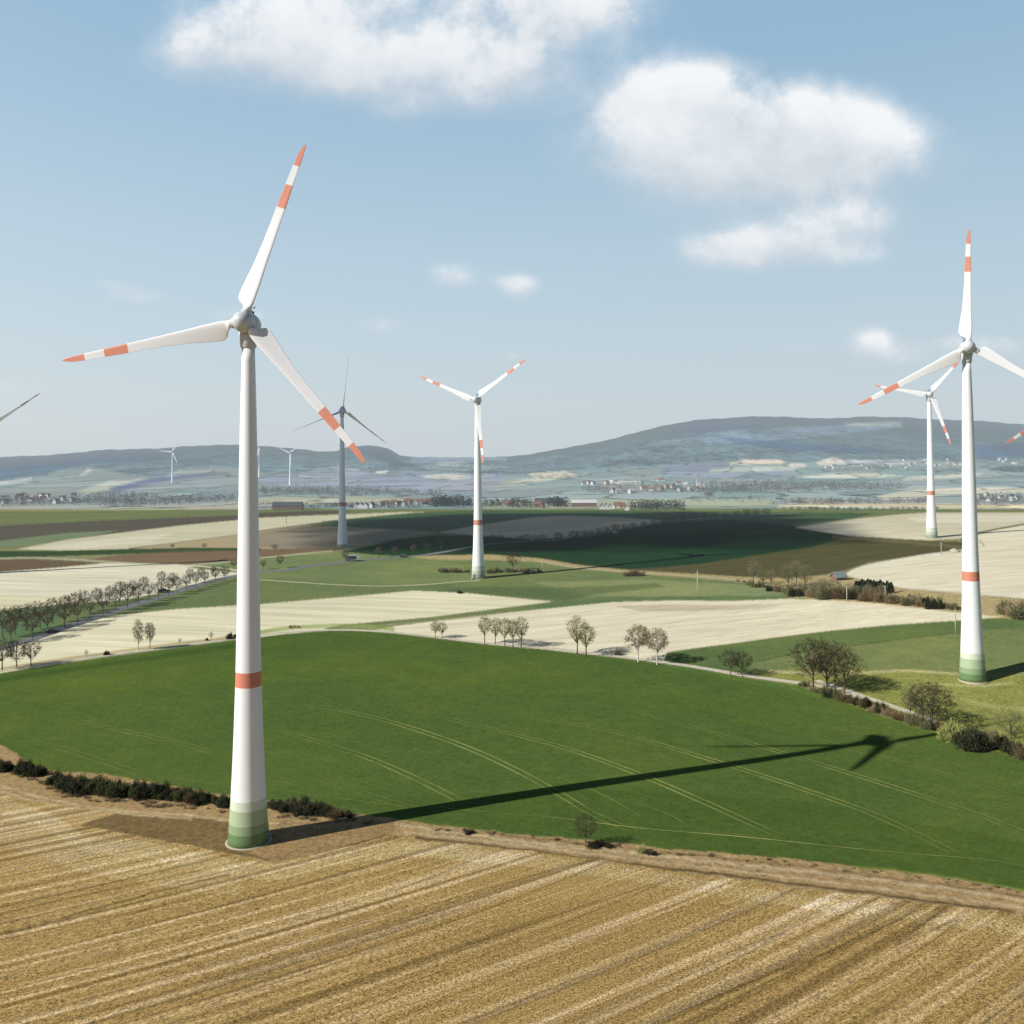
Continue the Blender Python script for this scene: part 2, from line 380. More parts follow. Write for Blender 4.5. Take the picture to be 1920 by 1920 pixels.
tint((140,130,112), [(485,1000),(572,988),(653,990),(752,996),(800,999),(719,1013),(640,1028),(485,1026)], .7)
stroke((62,84,58), [(0,1039),(100,1038),(240,1034),(340,1031),(447,1030),(490,1030)], (12,4), .95)
land('brown_field', 'pale', (112,96,76), [(0,1049),(60,1048),(150,1052),(190,1057),(100,1065),(0,1074)])
stroke((196,192,160), [(0,1047),(60,1046),(150,1050),(260,1057),(340,1060),(420,1062)], 2.2, .9)
land('pale_field', 'pale', (236,226,190), [(0,1073),(100,1065),(200,1056),(330,1058),(420,1066),(470,1073),(440,1080),(380,1096),(300,1116),(220,1128),(130,1134),(0,1146)])
stroke((170,160,120), [(0,1117),(60,1118),(110,1121),(170,1122)], 2, .8)
tint((212,198,150), [(0,1119),(110,1122),(170,1124),(120,1134),(0,1146)], .6)
G5 = [(0,1144),(130,1132),(220,1126),(300,1112),(380,1092),(440,1078),(484,1075),(646,1056),(760,1044),(830,1044),(1010,1046),(1100,1062),(1200,1073),(1300,1080),(1400,1092),(1475,1104),(1480,1124),(1240,1128),(1040,1140),(600,1182),(600,1182),(0,1262)]
land('meadow', 'crop', (112,125,82), G5)
tint((96,122,84), [(0,1144),(130,1132),(120,1160),(60,1195),(0,1215)], .8)
tint((124,137,90), [(447,1078),(646,1058),(800,1046),(870,1060),(880,1086),(780,1098),(487,1085)], .5)
tint((142,150,104), [(1000,1092),(1200,1086),(1400,1096),(1475,1106),(1470,1120),(1240,1118),(1100,1118)], .65)
tint((92,108,70), [(800,1108),(900,1100),(1040,1102),(1230,1094),(1250,1100),(1120,1114),(1060,1126),(960,1118),(873,1111)], .7)
tint((92,116,76), [(1150,1122),(1300,1118),(1470,1116),(1472,1123),(1250,1127),(1060,1140),(1000,1140),(1060,1128)], .6)
land('roadside_meadow', 'crop', (122,135,90), [(350,1064),(436,1054),(484,1047),(570,1039),(640,1034),(700,1040),(760,1043),(646,1053),(493,1071),(447,1074),(400,1070)])
stroke((200,204,160), [(330,1062),(390,1057),(440,1052),(484,1047),(570,1038),(624,1033)], 2, .8)
land('dry_grass', 'verge', (186,166,116), [(760,1043),(830,1040),(920,1039),(1010,1044),(1100,1058),(1200,1070),(1300,1076),(1400,1080),(1500,1082),(1560,1078),(1600,1074),(1680,1092),(1800,1106),(1920,1120),(1920,1162),(1830,1158),(1740,1143),(1630,1131),(1530,1124),(1478,1116),(1470,1104),(1380,1090),(1280,1082),(1180,1075),(1080,1066),(1010,1054),(930,1050),(850,1050),(790,1047)])
land('winter_wheat_field', 'crop', (48,72,54), [(640,1034),(700,1022),(740,1012),(820,1003),(900,1005),(1000,1012),(1100,1006),(1180,990),(1250,979),(1371,975),(1488,986),(1594,1004),(1523,1026),(1400,1044),(1320,1056),(1240,1064),(1167,1068),(1090,1060),(1013,1047),(920,1040),(830,1041),(760,1043),(700,1040)])  # darker than the crop: cloud shade put into the colour, sunlit front included
land('shade_toned_ploughed_field', 'pale2', (92,88,62), [(1240,1064),(1320,1056),(1400,1044),(1523,1026),(1594,1004),(1700,1012),(1810,1016),(1800,1030),(1736,1040),(1630,1054),(1583,1070),(1540,1078),(1480,1084),(1400,1082),(1300,1076),(1167,1068)])  # soil colour holds painted cloud shade where the cloud mesh's shadow stops short
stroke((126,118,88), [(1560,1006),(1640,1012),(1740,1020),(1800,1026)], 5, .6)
land('upper_stubble_field', 'pale2', (208,197,164), [(1488,989),(1594,974),(1680,965),(1740,961),(1920,961),(1920,982),(1835,997),(1800,1010),(1740,1013),(1594,1005)])
tint((236,224,192), [(1700,972),(1760,966),(1920,966),(1920,976),(1820,980),(1720,978)], .7)
land('sloping_stubble_field', 'pale2', (229,217,182), [(1583,1078),(1600,1068),(1630,1058),(1736,1041),(1805,1031),(1835,1000),(1920,984),(1920,1122),(1830,1116),(1700,1104),(1640,1092)])
stroke((92,84,66), [(1800,1012),(1830,1002),(1870,992),(1920,983)], 3, .8)
stroke((246,236,208), [(1575,1086),(1600,1070),(1640,1058),(1736,1041),(1800,1034)], 4, .8)
stroke((120,110,84), [(1835,1012),(1846,1024)], 3, .6)
stroke((160,150,120), [(1690,1104),(1780,1110),(1860,1118),(1920,1124)], 3, .6)
# pale fields behind the crest
land('long_pale_field', 'pale', (234,223,182), [(0,1262),(0,1212),(30,1204),(93,1187),(167,1163),(233,1152),(333,1142),(447,1135),(487,1133),(640,1120),(773,1108),(810,1109),(873,1112),(973,1122),(1036,1128),(940,1140),(807,1157),(690,1167),(640,1171),(600,1182),(400,1204),(200,1230)])
stroke((140,124,84), [(100,1196),(150,1184),(190,1172),(220,1158)], 2.2, .6)
stroke((160,144,100), [(93,1187),(150,1178),(190,1174)], 3, .5)
land('banded_pale_field', 'pale2', (232,219,182), [(700,1182),(740,1174),(850,1161),(960,1148),(1060,1138),(1150,1129),(1260,1126),(1382,1127),(1470,1123),(1523,1124),(1630,1130),(1736,1142),(1800,1149),(1880,1157),(1800,1163),(1665,1172),(1541,1184),(1452,1195),(1382,1205),(1311,1214),(1250,1223),(1245,1240),(1100,1226),(920,1208),(830,1197)])
tint((168,150,120), [(1150,1136),(1240,1133),(1380,1134),(1500,1131),(1420,1142),(1300,1146),(1200,1146)], .55)
for k in range(7):
    o = k * 8
    stroke((176,158,124), [(1150 + o * 2, 1180 + o * .9), (1280 + o, 1164 + o), (1420 - o, 1152 + o * .95), (1560 - o * 2, 1146 + o * .8), (1700 - o * 4, 1150 + o * .45)], 1.8, .42)
land('green_field', 'crop', (98,115,68), [(1245,1240),(1250,1224),(1311,1214),(1382,1205),(1452,1195),(1541,1184),(1665,1172),(1800,1163),(1860,1159),(1920,1160),(1920,1262),(1800,1262),(1736,1260),(1630,1257),(1590,1268),(1540,1288),(1400,1268)])
tint((122,131,82), [(1400,1262),(1412,1242),(1495,1225),(1594,1211),(1792,1186),(1920,1177),(1920,1262),(1630,1257),(1540,1262)], .75)
stroke((60,78,44), [(1412,1242),(1495,1225),(1594,1211),(1792,1186)], 1.6, .7)
land('pasture', 'verge', (148,148,78), [(1400,1262),(1480,1254),(1560,1254),(1630,1256),(1736,1260),(1800,1262),(1920,1264),(1920,1430),(1840,1400),(1700,1356),(1560,1310),(1500,1290)])
stroke((214,198,150), [(1440,1258),(1520,1262),(1600,1262),(1700,1258),(1800,1264)], 4, .6)
stroke((206,196,140), [(1760,1282),(1830,1286),(1900,1280)], 5, .5)
stroke((196,188,126), [(1800,1310),(1850,1322),(1920,1330)], 8, .35)
# verge under the crest road
stroke((150,160,92), [(420,1200),(520,1180),(600,1174),(680,1174),(740,1180)], 8, .8)
stroke((168,148,98), [(0,1255),(100,1239),(250,1218),(400,1199),(440,1193)], 6, .8)
# near green field
GF = [(0,1262),(60,1252),(180,1236),(300,1220),(440,1200),(540,1188),(620,1183),(680,1183),(760,1190),(860,1202),(940,1211),(1020,1217),(1100,1227),(1200,1239),(1300,1253),(1400,1271),(1500,1287),(1560,1308),(1650,1341),(1760,1375),(1840,1398),(1920,1424),
      (1920,1668),(1830,1652),(1750,1641),(1620,1626),(1500,1612),(1380,1601),(1250,1591),(1130,1577),(1060,1572),(960,1563),(860,1552),(780,1541),(740,1534),(660,1526),(600,1512),(520,1504),(430,1492),(340,1476),(260,1462),(190,1450),(120,1448),(70,1440),(40,1420),(0,1402)]
land('lush_green_field', 'crop', (84,104,50), GF)
stroke((50,78,36), [(0,1275),(180,1248),(300,1232),(440,1210)], 9, .45)
stroke((92,112,46), [(60,1300),(400,1262),(800,1260),(1200,1300),(1500,1360)], 40, .25)
tint((70,90,36), [(600,1500),(1100,1480),(1500,1500),(1920,1580),(1920,1668),(1250,1590),(800,1540)], .35)
stroke((96,124,60), [(1250,1246),(1400,1276),(1480,1290),(1540,1306)], 8, .5)
# verge and farm strip
land('grass_verge', 'verge', (178,148,100), [(0,1396),(40,1418),(70,1440),(120,1448),(190,1450),(260,1462),(340,1476),(430,1492),(520,1504),(600,1512),(660,1526),(740,1534),(780,1541),(860,1552),(960,1563),(1060,1572),(1130,1577),(1250,1591),(1380,1601),(1500,1612),(1620,1626),(1750,1641),(1830,1652),(1920,1668),
      (1920,1716),(1760,1694),(1600,1676),(1400,1650),(1250,1630),(1130,1612),(1000,1596),(880,1582),(780,1572),(740,1566),(640,1590),(520,1618),(430,1600),(330,1580),(230,1562),(150,1546),(215,1524),(120,1512),(40,1500),(0,1492)])
tint((112,92,56), [(150,1546),(215,1526),(330,1532),(430,1538),(470,1560),(420,1584),(520,1617),(430,1600),(330,1580),(230,1562)], .75)
tint((146,114,74), [(500,1560),(620,1550),(740,1540),(740,1566),(640,1590),(520,1616),(420,1590)], .4)
stroke((206,180,132), [(0,1472),(50,1488),(120,1504),(200,1517),(290,1524),(360,1530),(430,1538),(520,1545)], 5, .7)
stroke((214,190,144), [(0,1484),(50,1498),(120,1512),(200,1522),(290,1530),(360,1536)], 4, .6)
stroke((90,66,40), [(150,1547),(230,1563),(330,1581),(430,1601),(520,1619),(600,1602),(660,1584),(730,1566)], 3, .7)
stroke((212,190,148), [(740,1545),(860,1562),(1000,1580),(1130,1594),(1250,1606),(1400,1622),(1560,1640),(1700,1656),(1920,1688)], 6, .55)
stroke((84,62,40), [(780,1570),(900,1584),(1060,1604),(1200,1622),(1320,1636),(1500,1658),(1700,1684),(1920,1712)], 5, .75)
stroke((214,192,150), [(760,1560),(900,1576),(1060,1595),(1200,1612),(1320,1626),(1500,1647),(1700,1673),(1920,1702)], 4, .5)
stroke((120,92,60), [(900,1560),(1100,1583),(1300,1603),(1560,1632),(1800,1664),(1920,1680)], 4, .5)
stroke((110,130,50), [(1600,1624),(1750,1641),(1920,1668)], 5, .6)
# foreground stubble
land('foreground_stubble_field', 'stubble', (192,165,114), [(0,1490),(40,1499),(120,1512),(215,1524),(150,1546),(230,1562),(330,1580),(430,1600),(520,1618),(640,1590),(740,1566),(780,1573),(880,1583),(1000,1597),(1130,1613),(1250,1631),(1400,1651),(1600,1677),(1760,1695),(1920,1717),(1920,1921),(0,1921)])
stroke((222,204,160), [(0,1510),(90,1540),(160,1580),(260,1592),(400,1620),(520,1634),(640,1606),(760,1592),(900,1600)], 30, .5)
stroke((220,200,156), [(0,1545),(150,1600),(300,1630),(450,1650)], 60, .35)
stroke((226,208,166), [(760,1592),(1000,1615),(1250,1650),(1500,1690),(1700,1712),(1920,1740)], 24, .4)
tint((168,138,88), [(300,1760),(900,1680),(1500,1700),(1920,1800),(1920,1921),(0,1921),(0,1840)], .25)
stroke((74,54,30), [(0,1752),(110,1722),(230,1690),(340,1660),(432,1640)], 3.2, .6)

# soften edges slightly
def blur(a, r):
    k = 2 * r + 1; p = np.pad(a, ((r, r), (0, 0), (0, 0)), 'edge'); a = sum(p[i:i + a.shape[0]] for i in range(k)) / k
    p = np.pad(a, ((0, 0), (r, r), (0, 0)), 'edge'); return sum(p[:, i:i + a.shape[1]] for i in range(k)) / k
top = cmap[:190].copy(); cmap = blur(cmap, 1); 
cmap[:185] = blur(top, 2)[:185]

# ------------------------------------------------------------------ ground mesh
ROADS = []
def build_ground():
    ucols = np.concatenate([np.linspace(-1.6, -.66, 24), np.linspace(-.65, .65, 1260), np.linspace(.66, 1.6, 24)])
    def rows(y0, y1, st, h=CAMH): return [F * h / (v - 855.0) for v in np.arange(y1, y0, -st)]
    r = rows(1700, 2600, 9) + rows(1060, 1700, 1.5) + rows(948, 1060, 1.1)
    d = np.array(r); last = d[-1]
    far = np.geomspace(last * 1.004, 7400, 300)
    beyond = np.geomspace(7800, 40000, 8)
    D = np.concatenate([d, far, beyond]); D.sort()
    X = ucols[None, :] * D[:, None]; Y = np.repeat(D[:, None], len(ucols), 1)
    Z = terrain(X, Y)
    px, py = project(X, Y, Z)
    nr, nc = X.shape
    print('ground', nr, nc, nr * nc)
    def samp(a, px, py):
        fx = np.clip(px - .5, 0, W_ - 1.001); fy = np.clip(py - .5 - MY0, 0, H_ - 1.001)
        ix = fx.astype(int); iy = fy.astype(int); tx = (fx - ix)[..., None]; ty = (fy - iy)[..., None]
        return (a[iy, ix] * (1 - tx) + a[iy, ix + 1] * tx) * (1 - ty) + (a[iy + 1, ix] * (1 - tx) + a[iy + 1, ix + 1] * tx) * ty
    wob = sstep(1380, 1440, py) * (1 - sstep(1730, 1800, py))
    wy = (2.6 * np.sin(X * .9 + 1.3 * np.sin(Y * .7)) + 2.2 * np.sin(X * .37 + 2 * np.sin(Y * .23)) + 1.5 * np.sin(X * 2.3 + Y)) * wob
    px = px + .8 * wy * np.cos(X); py = py + .28 * wy
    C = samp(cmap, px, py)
    dist = np.sqrt(X ** 2 + Y ** 2 + Z ** 2); f = (1 - np.exp(-np.maximum(dist - 320, 0) / HL))[..., None]
    E = np.array([1.0, .96, .88])
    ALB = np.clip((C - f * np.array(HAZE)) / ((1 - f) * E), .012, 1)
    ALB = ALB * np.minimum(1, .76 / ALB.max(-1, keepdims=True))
    cx = (px[:-1, :-1] + px[1:, 1:] + px[1:, :-1] + px[:-1, 1:]) / 4; cy = (py[:-1, :-1] + py[1:, 1:] + py[1:, :-1] + py[:-1, 1:]) / 4
    fid = idm[np.clip(cy - MY0, 0, H_ - 1).astype(int), np.clip(cx, 0, W_ - 1).astype(int)]
    # outside the mapped image strip keep near rows as foreground field, distant rows as hill / valley
    yc = (Y[:-1, :-1] + Y[1:, 1:]) / 2
    names = [l[0] for l in LAND]
    fid = np.where((yc > 6500), names.index('hill'), fid)
    fid = np.where((cy < 955) & (yc > 4200) & (fid != names.index('hill')), names.index('valley'), fid)
    idx = np.arange(nr * nc).reshape(nr, nc)
    quads = np.stack([idx[:-1, :-1], idx[:-1, 1:], idx[1:, 1:], idx[1:, :-1]], -1)
    V = np.stack([X, Y, Z], -1).reshape(-1, 3); A = np.concatenate([ALB, np.ones((nr, nc, 1))], -1).reshape(-1, 4)
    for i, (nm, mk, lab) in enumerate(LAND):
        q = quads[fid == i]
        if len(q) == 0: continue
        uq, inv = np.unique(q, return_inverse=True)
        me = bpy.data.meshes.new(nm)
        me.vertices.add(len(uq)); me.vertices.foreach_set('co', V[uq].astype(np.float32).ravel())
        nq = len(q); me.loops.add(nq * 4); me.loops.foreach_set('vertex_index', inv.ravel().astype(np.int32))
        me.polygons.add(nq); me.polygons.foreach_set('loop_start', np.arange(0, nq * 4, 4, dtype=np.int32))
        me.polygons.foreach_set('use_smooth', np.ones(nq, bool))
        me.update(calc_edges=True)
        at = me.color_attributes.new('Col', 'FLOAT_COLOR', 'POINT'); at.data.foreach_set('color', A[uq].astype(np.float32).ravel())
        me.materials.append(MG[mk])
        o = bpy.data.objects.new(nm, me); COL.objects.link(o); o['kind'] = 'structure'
    # the same stubble field under and behind the viewpoint
    d0 = D[0]
    me = bpy.data.meshes.new('field_behind'); w = 1.6 * d0
    vs = [(-w, d0, 0), (w, d0, 0), (3000, d0 / w * 3000, 0), (3000, -3000, 0), (-3000, -3000, 0), (-3000, d0 / w * 3000, 0)]
    vs = [(a, b, float(terrain(a, b)) if b < 100 else 0) for a, b, c in vs]
    me.from_pydata(vs, [], [(5, 4, 3, 2, 1, 0)][:1]); me.materials.append(MG['stubble'])
    me.flip_normals() if me.polygons[0].normal.z < 0 else None
    at = me.color_attributes.new('Col', 'FLOAT_COLOR', 'POINT')
    for k in range(6): at.data[k].color = (.42, .31, .14, 1)
    o = bpy.data.objects.new('rear_field', me); COL.objects.link(o); o['kind'] = 'structure'
build_ground()

def mesh_obj(name, verts, faces, mats, parent=None, smooth_=True, midx=None, link=True):
    me = bpy.data.meshes.new(name); me.from_pydata([tuple(v) for v in verts], [], faces)
    for m in (mats if isinstance(mats, (list, tuple)) else [mats]): me.materials.append(m)
    if midx: me.polygons.foreach_set('material_index', midx)
    if smooth_: me.polygons.foreach_set('use_smooth', [True] * len(me.polygons))
    me.update()
    o = bpy.data.objects.new(name, me)
    if link: COL.objects.link(o)
    if parent: o.parent = parent
    return o

# ------------------------------------------------------------------ roads and tracks as ribbons on the ground
def ribbon(name, image_pts, width, mat, lift=.05, off=0.0, verts=None, faces=None):  # centre line in image pixels, projected onto the terrain
    P = [ground(*p) for p in smooth(image_pts, 4)]
    # resample
    Q = []
    for a, b in zip(P, P[1:]):
        n = max(1, int((b - a).length / 4))
        Q += [a.lerp(b, i / n) for i in range(n)]
    Q.append(P[-1])
    own = verts is None
    if own: verts, faces = [], []
    b0 = len(verts)
    for i, q in enumerate(Q):
        t = (Q[min(i + 1, len(Q) - 1)] - Q[max(i - 1, 0)]); t.z = 0; t.normalize(); nrm = Vector((-t.y, t.x, 0))
        w = width * (1 + .12 * math.sin(i * .7) * math.sin(i * .31))
        if not own: w *= min(1, .12 + i / 14, .12 + (len(Q) - 1 - i) / 14)
        for s in (-.5, .5):
            p = q + nrm * (s * w + off); verts.append((p.x, p.y, tz(p.x, p.y) + lift))
        if i: k = b0 + 2 * i; faces.append((k - 2, k - 1, k + 1, k))
    if own:
        o = mesh_obj(name, verts, faces, mat); o['kind'] = 'structure'; return o
def mat_track(name, c, c2, sc=.5):
    n = N(name); p = n.pos(); a = n.noise(p, sc, 4, .7); b = n.noise(p, sc * 6, 3, .7)
    col = n.mix(n.ramp(a, .35, .7), c, c2)
    return n.finish(n.scalev(col, n.math('ADD', n.math('MULTIPLY', b, .6), .7)), 1, 0)
m_chalk = mat_track('chalk_gravel', (.66, .60, .47), (.50, .46, .33))
m_asph = mat_track('asphalt', (.17, .18, .19), (.24, .24, .24))
m_tram = mat_track('tramline_soil', (.36, .37, .11), (.15, .20, .06), .08)
R1 = [(-60,1268),(0,1258),(100,1243),(250,1222),(400,1202),(440,1197),(520,1187),(600,1182),(660,1181.5),(740,1186),(830,1196),(920,1207),(1020,1214),(1100,1224),(1200,1236),(1300,1250),(1400,1267),(1500,1281),(1560,1291),(1620,1310)]
ribbon('farm_track', R1, 2.9, m_chalk)
ribbon('hedge_path', [(1530,1276),(1580,1292),(1640,1313),(1700,1334),(1760,1356),(1840,1385),(1920,1408),(1980,1425)], 2.6, m_chalk, .06)
R2 = [(-60,1236),(0,1216),(60,1198),(120,1177),(167,1162),(233,1140),(300,1120),(350,1104),(400,1089),(447,1079),(493,1072),(540,1069),(576,1062),(646,1054),(716,1047),(756,1044),(800,1040),(850,1032)]
ribbon('country_road', R2, 6.5, m_asph, .08)
ribbon('far_road', [(850,1032),(880,1026),(930,1019),(1000,1014),(1040,1013),(1100,1003),(1200,986),(1280,976),(1350,970),(1420,966),(1500,961)], 6, m_asph, .12)
ribbon('meadow_path', [(487,1087),(560,1092),(640,1097),(720,1099),(800,1096),(870,1090),(900,1089)], 3.2, mat_track('grassy_path', (.5, .48, .3), (.34, .38, .2)), .06)
ribbon('side_path', [(436,1082),(455,1074),(440,1069),(420,1066),(350,1060)], 4, m_chalk, .07)
ribbon('dirt_path', [(1010,1052),(1080,1064),(1180,1073),(1280,1080),(1380,1088),(1475,1102)], 3, mat_track('dry_path', (.5, .45, .3), (.38, .34, .22)), .07)
TL = [([(130,1348),(220,1368),(330,1392),(430,1420)], .9), ([(490,1360),(600,1392),(700,1425),(790,1465),(860,1500),(880,1512)], 1),
      ([(520,1310),(700,1345),(850,1392),(960,1440),(1060,1495),(1110,1525),(1190,1560)], 1), ([(760,1330),(900,1362),(1050,1400),(1180,1445),(1300,1495),(1400,1540),(1468,1570)], 1.2),
      ([(1000,1345),(1150,1372),(1350,1430),(1500,1478),(1650,1532),(1790,1600)], 1.2), ([(1180,1330),(1400,1392),(1560,1440),(1720,1490),(1840,1530),(1930,1565)], 1.0),
      ([(1380,1345),(1560,1395),(1750,1445),(1930,1505)], .8), ([(1500,1350),(1700,1400),(1930,1455)], .8),
      ([(0,1378),(120,1405),(230,1440),(300,1458)], .6), ([(500,1455),(540,1465),(575,1474)], .8), ([(620,1465),(720,1500),(840,1530)], .6)]
tv, tf = [], []
for pts, w in TL:
    for s in (-.95, .95): ribbon('', pts, .42 * w, None, .05, s, tv, tf)
for pts in ([(800,1512),(900,1522),(1050,1534),(1200,1553),(1400,1570),(1650,1596),(1850,1612),(1925,1625)], [(180,1440),(400,1470),(430,1476)], [(510,1480),(700,1505),(800,1515)],
            [(1180,1500),(1260,1530),(1290,1552)], [(1500,1560),(1560,1582)], [(1040,1455),(1130,1490),(1200,1530)], [(1320,1560),(1440,1568)]):
    ribbon('', pts, .42, None, .055, 0, tv, tf)
o = mesh_obj('tractor_tracks', tv, tf, m_tram); o['kind'] = 'structure'

# ------------------------------------------------------------------ tagging helpers
def tag(o, label, cat, group=None, kind=None):
    o['label'] = label; o['category'] = cat
    if group: o['group'] = group
    if kind: o['kind'] = kind
    return o
def empty(name, loc, rz=0, s=1.0):
    o = bpy.data.objects.new(name, None); COL.objects.link(o); o.location = loc; o.rotation_euler = (0, 0, rz)
    o.scale = (s, s, s) if not isinstance(s, tuple) else s; o.empty_display_size = .5; return o
def copy_tree(o, parent=None):
    c = o.copy(); COL.objects.link(c); c.parent = parent
    for ch in list(o.children): copy_tree(ch, c)
    return c
ORD = 'first second third fourth fifth sixth seventh eighth ninth tenth eleventh twelfth thirteenth fourteenth fifteenth sixteenth seventeenth eighteenth nineteenth twentieth'.split()
def nth(i):
    if i < 20: return ORD[i]
    t = {2: 'twenty', 3: 'thirty', 4: 'forty', 5: 'fifty', 6: 'sixty', 7: 'seventy', 8: 'eighty', 9: 'ninety'}[(i + 1) // 10] if (i + 1) // 10 < 10 else 'hundred'
    r = (i + 1) % 10
    return (t[:-1] + 'ieth' if t.endswith('y') else t + 'th') if r == 0 else t + '-' + ORD[r - 1]

# ------------------------------------------------------------------ wind turbine
RED = (.66, .25, .165)
def mat_tower(name, bands, base=(.88, .90, .91)):
    """bands: (z0, z1, colour) painted rings measured up the tower"""
    n = N(name); src = n.new('ShaderNodeTexCoord').outputs['Object']
    sp = n.new('ShaderNodeSeparateXYZ'); n.t.links.new(src, sp.inputs[0]); z = sp.outputs[2]
    p = n.pos(0, (.6, .6, .05), True); st = n.noise(p, 1.5, 4, .6)
    col = n.scalev(base, n.math('ADD', n.math('MULTIPLY', st, .14), .93))
    for z0, z1, c in bands:
        m = n.math('MULTIPLY', n.math('GREATER_THAN', z, z0), n.math('LESS_THAN', z, z1)); col = n.mix(m, col, c)
    # concrete / steel section joints
    fr = n.math('FRACT', n.math('DIVIDE', z, 3.7)); j = n.math('LESS_THAN', fr, .022)
    j = n.math('MULTIPLY', j, n.math('LESS_THAN', z, 70))
    col = n.mix(n.math('MULTIPLY', j, .10), col, n.scalev(col, .5))
    stain = n.ramp(n.noise(n.pos(0, (1.2, 1.2, .03), True), 1.2, 3, .6), .55, .8)
    col = n.mix(n.math('MULTIPLY', stain, .12), col, (.45, .44, .40))
    return n.finish(col, .45, .35)
GB = [(-1, 2.3, (.14, .23, .10)), (2.3, 3.9, (.27, .36, .20)), (3.9, 6.6, (.41, .50, .32)), (6.6, 8.3, (.64, .70, .56))]
m_tower = mat_tower('banded_tower_paint', GB + [(29.2, 32.0, RED)])
m_tower_low = mat_tower('faded_tower_paint', [(-1, 2, (.35, .42, .3)), (29.2, 32.0, (.55, .22, .16))], (.90, .92, .94))
m_tower_white = mat_tower('white_tower_paint', [])
m_tower_soft = mat_tower('weathered_tower_paint', [(-1, 2.3, (.30, .36, .26)), (2.3, 4.2, (.44, .50, .40)), (4.2, 7.0, (.60, .65, .56)), (29.2, 32.0, (.62, .26, .19))])
m_shell = mat_plain('nacelle_shell', (.60, .63, .66), .4, .4, .06)
m_dark = mat_plain('dark_metal', (.08, .09, .10), .5, .4, .1)
m_conc = mat_plain('pale_concrete', (.46, .41, .31), .9, .1, .15)
m_redp = mat_plain('red_paint', RED, .5, .3, .05)
def mat_blade(name, red=RED, base=(.93, .94, .95)):
    n = N(name); src = n.new('ShaderNodeTexCoord').outputs['Object']
    sp = n.new('ShaderNodeSeparateXYZ'); n.t.links.new(src, sp.inputs[0]); z = sp.outputs[2]
    w = n.noise(n.pos(0, (1, 1, .15), True), 1, 3, .6)
    col = n.scalev(base, n.math('ADD', n.math('MULTIPLY', w, .05), .96))
    if red:
        for a, b in ((.635, .765), (.875, 1.1)):
            m = n.math('MULTIPLY', n.math('GREATER_THAN', z, a * 35.5), n.math('LESS_THAN', z, b * 35.5)); col = n.mix(m, col, red)
    return n.finish(col, .35, .4)
m_blade = mat_blade('blade_paint', (.80, .33, .23)); m_blade_dark = mat_blade('grey_blade_paint', (.45, .18, .16), (.80, .82, .85)); m_blade_white = mat_blade('white_blade_paint', None)

def lathe(prof, n=40, axis='z'):
    v, f = [], []
    for (r, h) in prof:
        for k in range(n):
            a = 2 * math.pi * k / n; c, s = r * math.cos(a), r * math.sin(a)
            v.append((c, s, h) if axis == 'z' else (c, -h, s))
    for i in range(len(prof) - 1):
        for k in range(n):
            a, b = i * n + k, i * n + (k + 1) % n
            f.append((a, b, b + n, a + n))
    f.append(tuple(range(n))[::-1]); f.append(tuple((len(prof) - 1) * n + k for k in range(n)))
    return v, f
def blade_mesh(name, mat):
    st = [(1.7, 1.55, 1.0, 0, .5), (2.6, 1.6, 1.0, 0, .5), (3.0, 2.1, .75, 18, .40), (3.5, 3.3, .40, 24, .28), (4.1, 3.85, .33, 24, .25), (5, 3.9, .31, 23, .25), (7.5, 3.55, .28, 20, .27), (11, 3.05, .26, 15, .28), (15, 2.6, .24, 11, .3), (19, 2.25, .22, 8, .3),
          (23, 2.08, .18, 5.5, .3), (27, 1.8, .17, 3.5, .3), (31, 1.5, .16, 2, .3), (33.5, 1.22, .15, 1, .32), (34.6, .85, .15, .5, .4), (35.3, .42, .16, 0, .6), (35.5, .12, .2, 0, .8)]
    n = 20; v, f = [], []
    for r, c, th, tw, le in st:
        for k in range(n):
            a = 2 * math.pi * k / n
            xx = .5 * (1 - math.cos(a))            # 0 nose .. 1 tail
            if th > .9: X = (xx - .5) * c; Y = .5 * c * math.sin(a)
            else:
                half = 5 * th * .5 * 2 * (.2969 * math.sqrt(xx) - .126 * xx - .3516 * xx ** 2 + .2843 * xx ** 3 - .1015 * xx ** 4) * .5
                X = (xx - le) * c; Y = half * c * (1 if a < math.pi else -1) + .02 * c * math.sin(math.pi * xx)
            t = R(tw * .55); ct, st_ = math.cos(t), math.sin(t)
            v.append((-(X * ct - Y * st_), X * st_ + Y * ct, r))   # tail towards -x (counter-clockwise seen from the front), -y is upwind
    for i in range(len(st) - 1):
        for k in range(n):
            a, b = i * n + k, i * n + (k + 1) % n
            f.append((a, b, b + n, a + n))
    f.append(tuple(range(n))[::-1]); f.append(tuple((len(st) - 1) * n + k for k in range(n)))
    v = [(a * (.93 if c < 8 else .85), b * .97, c) for a, b, c in v]; o = mesh_obj(name, v, f, mat, link=False); return o.data
BM = {k: blade_mesh('blade', m) for k, m in (('red', m_blade), ('dark', m_blade_dark), ('white', m_blade_white))}
TP = [(3.85, 0), (3.75, 1), (3.5, 5), (3.3, 8), (2.95, 15), (2.68, 22), (2.45, 29), (2.2, 40), (2.0, 55), (1.75, 70), (1.5, 82), (1.28, 91), (1.2, 93.5)]
tv_, tf_ = lathe(TP, 64); 
TM = {}
for k, m in (('red', m_tower), ('dark', m_tower_low), ('white', m_tower_white), ('soft', m_tower_soft)):
    TM[k] = mesh_obj('tower', tv_, tf_, m, link=False).data
fv, ff = lathe([(4.3, -1.2), (4.3, .04), (4.15, .10), (3.6, .12)], 48); FM = mesh_obj('foundation', fv, ff, m_conc, link=False).data
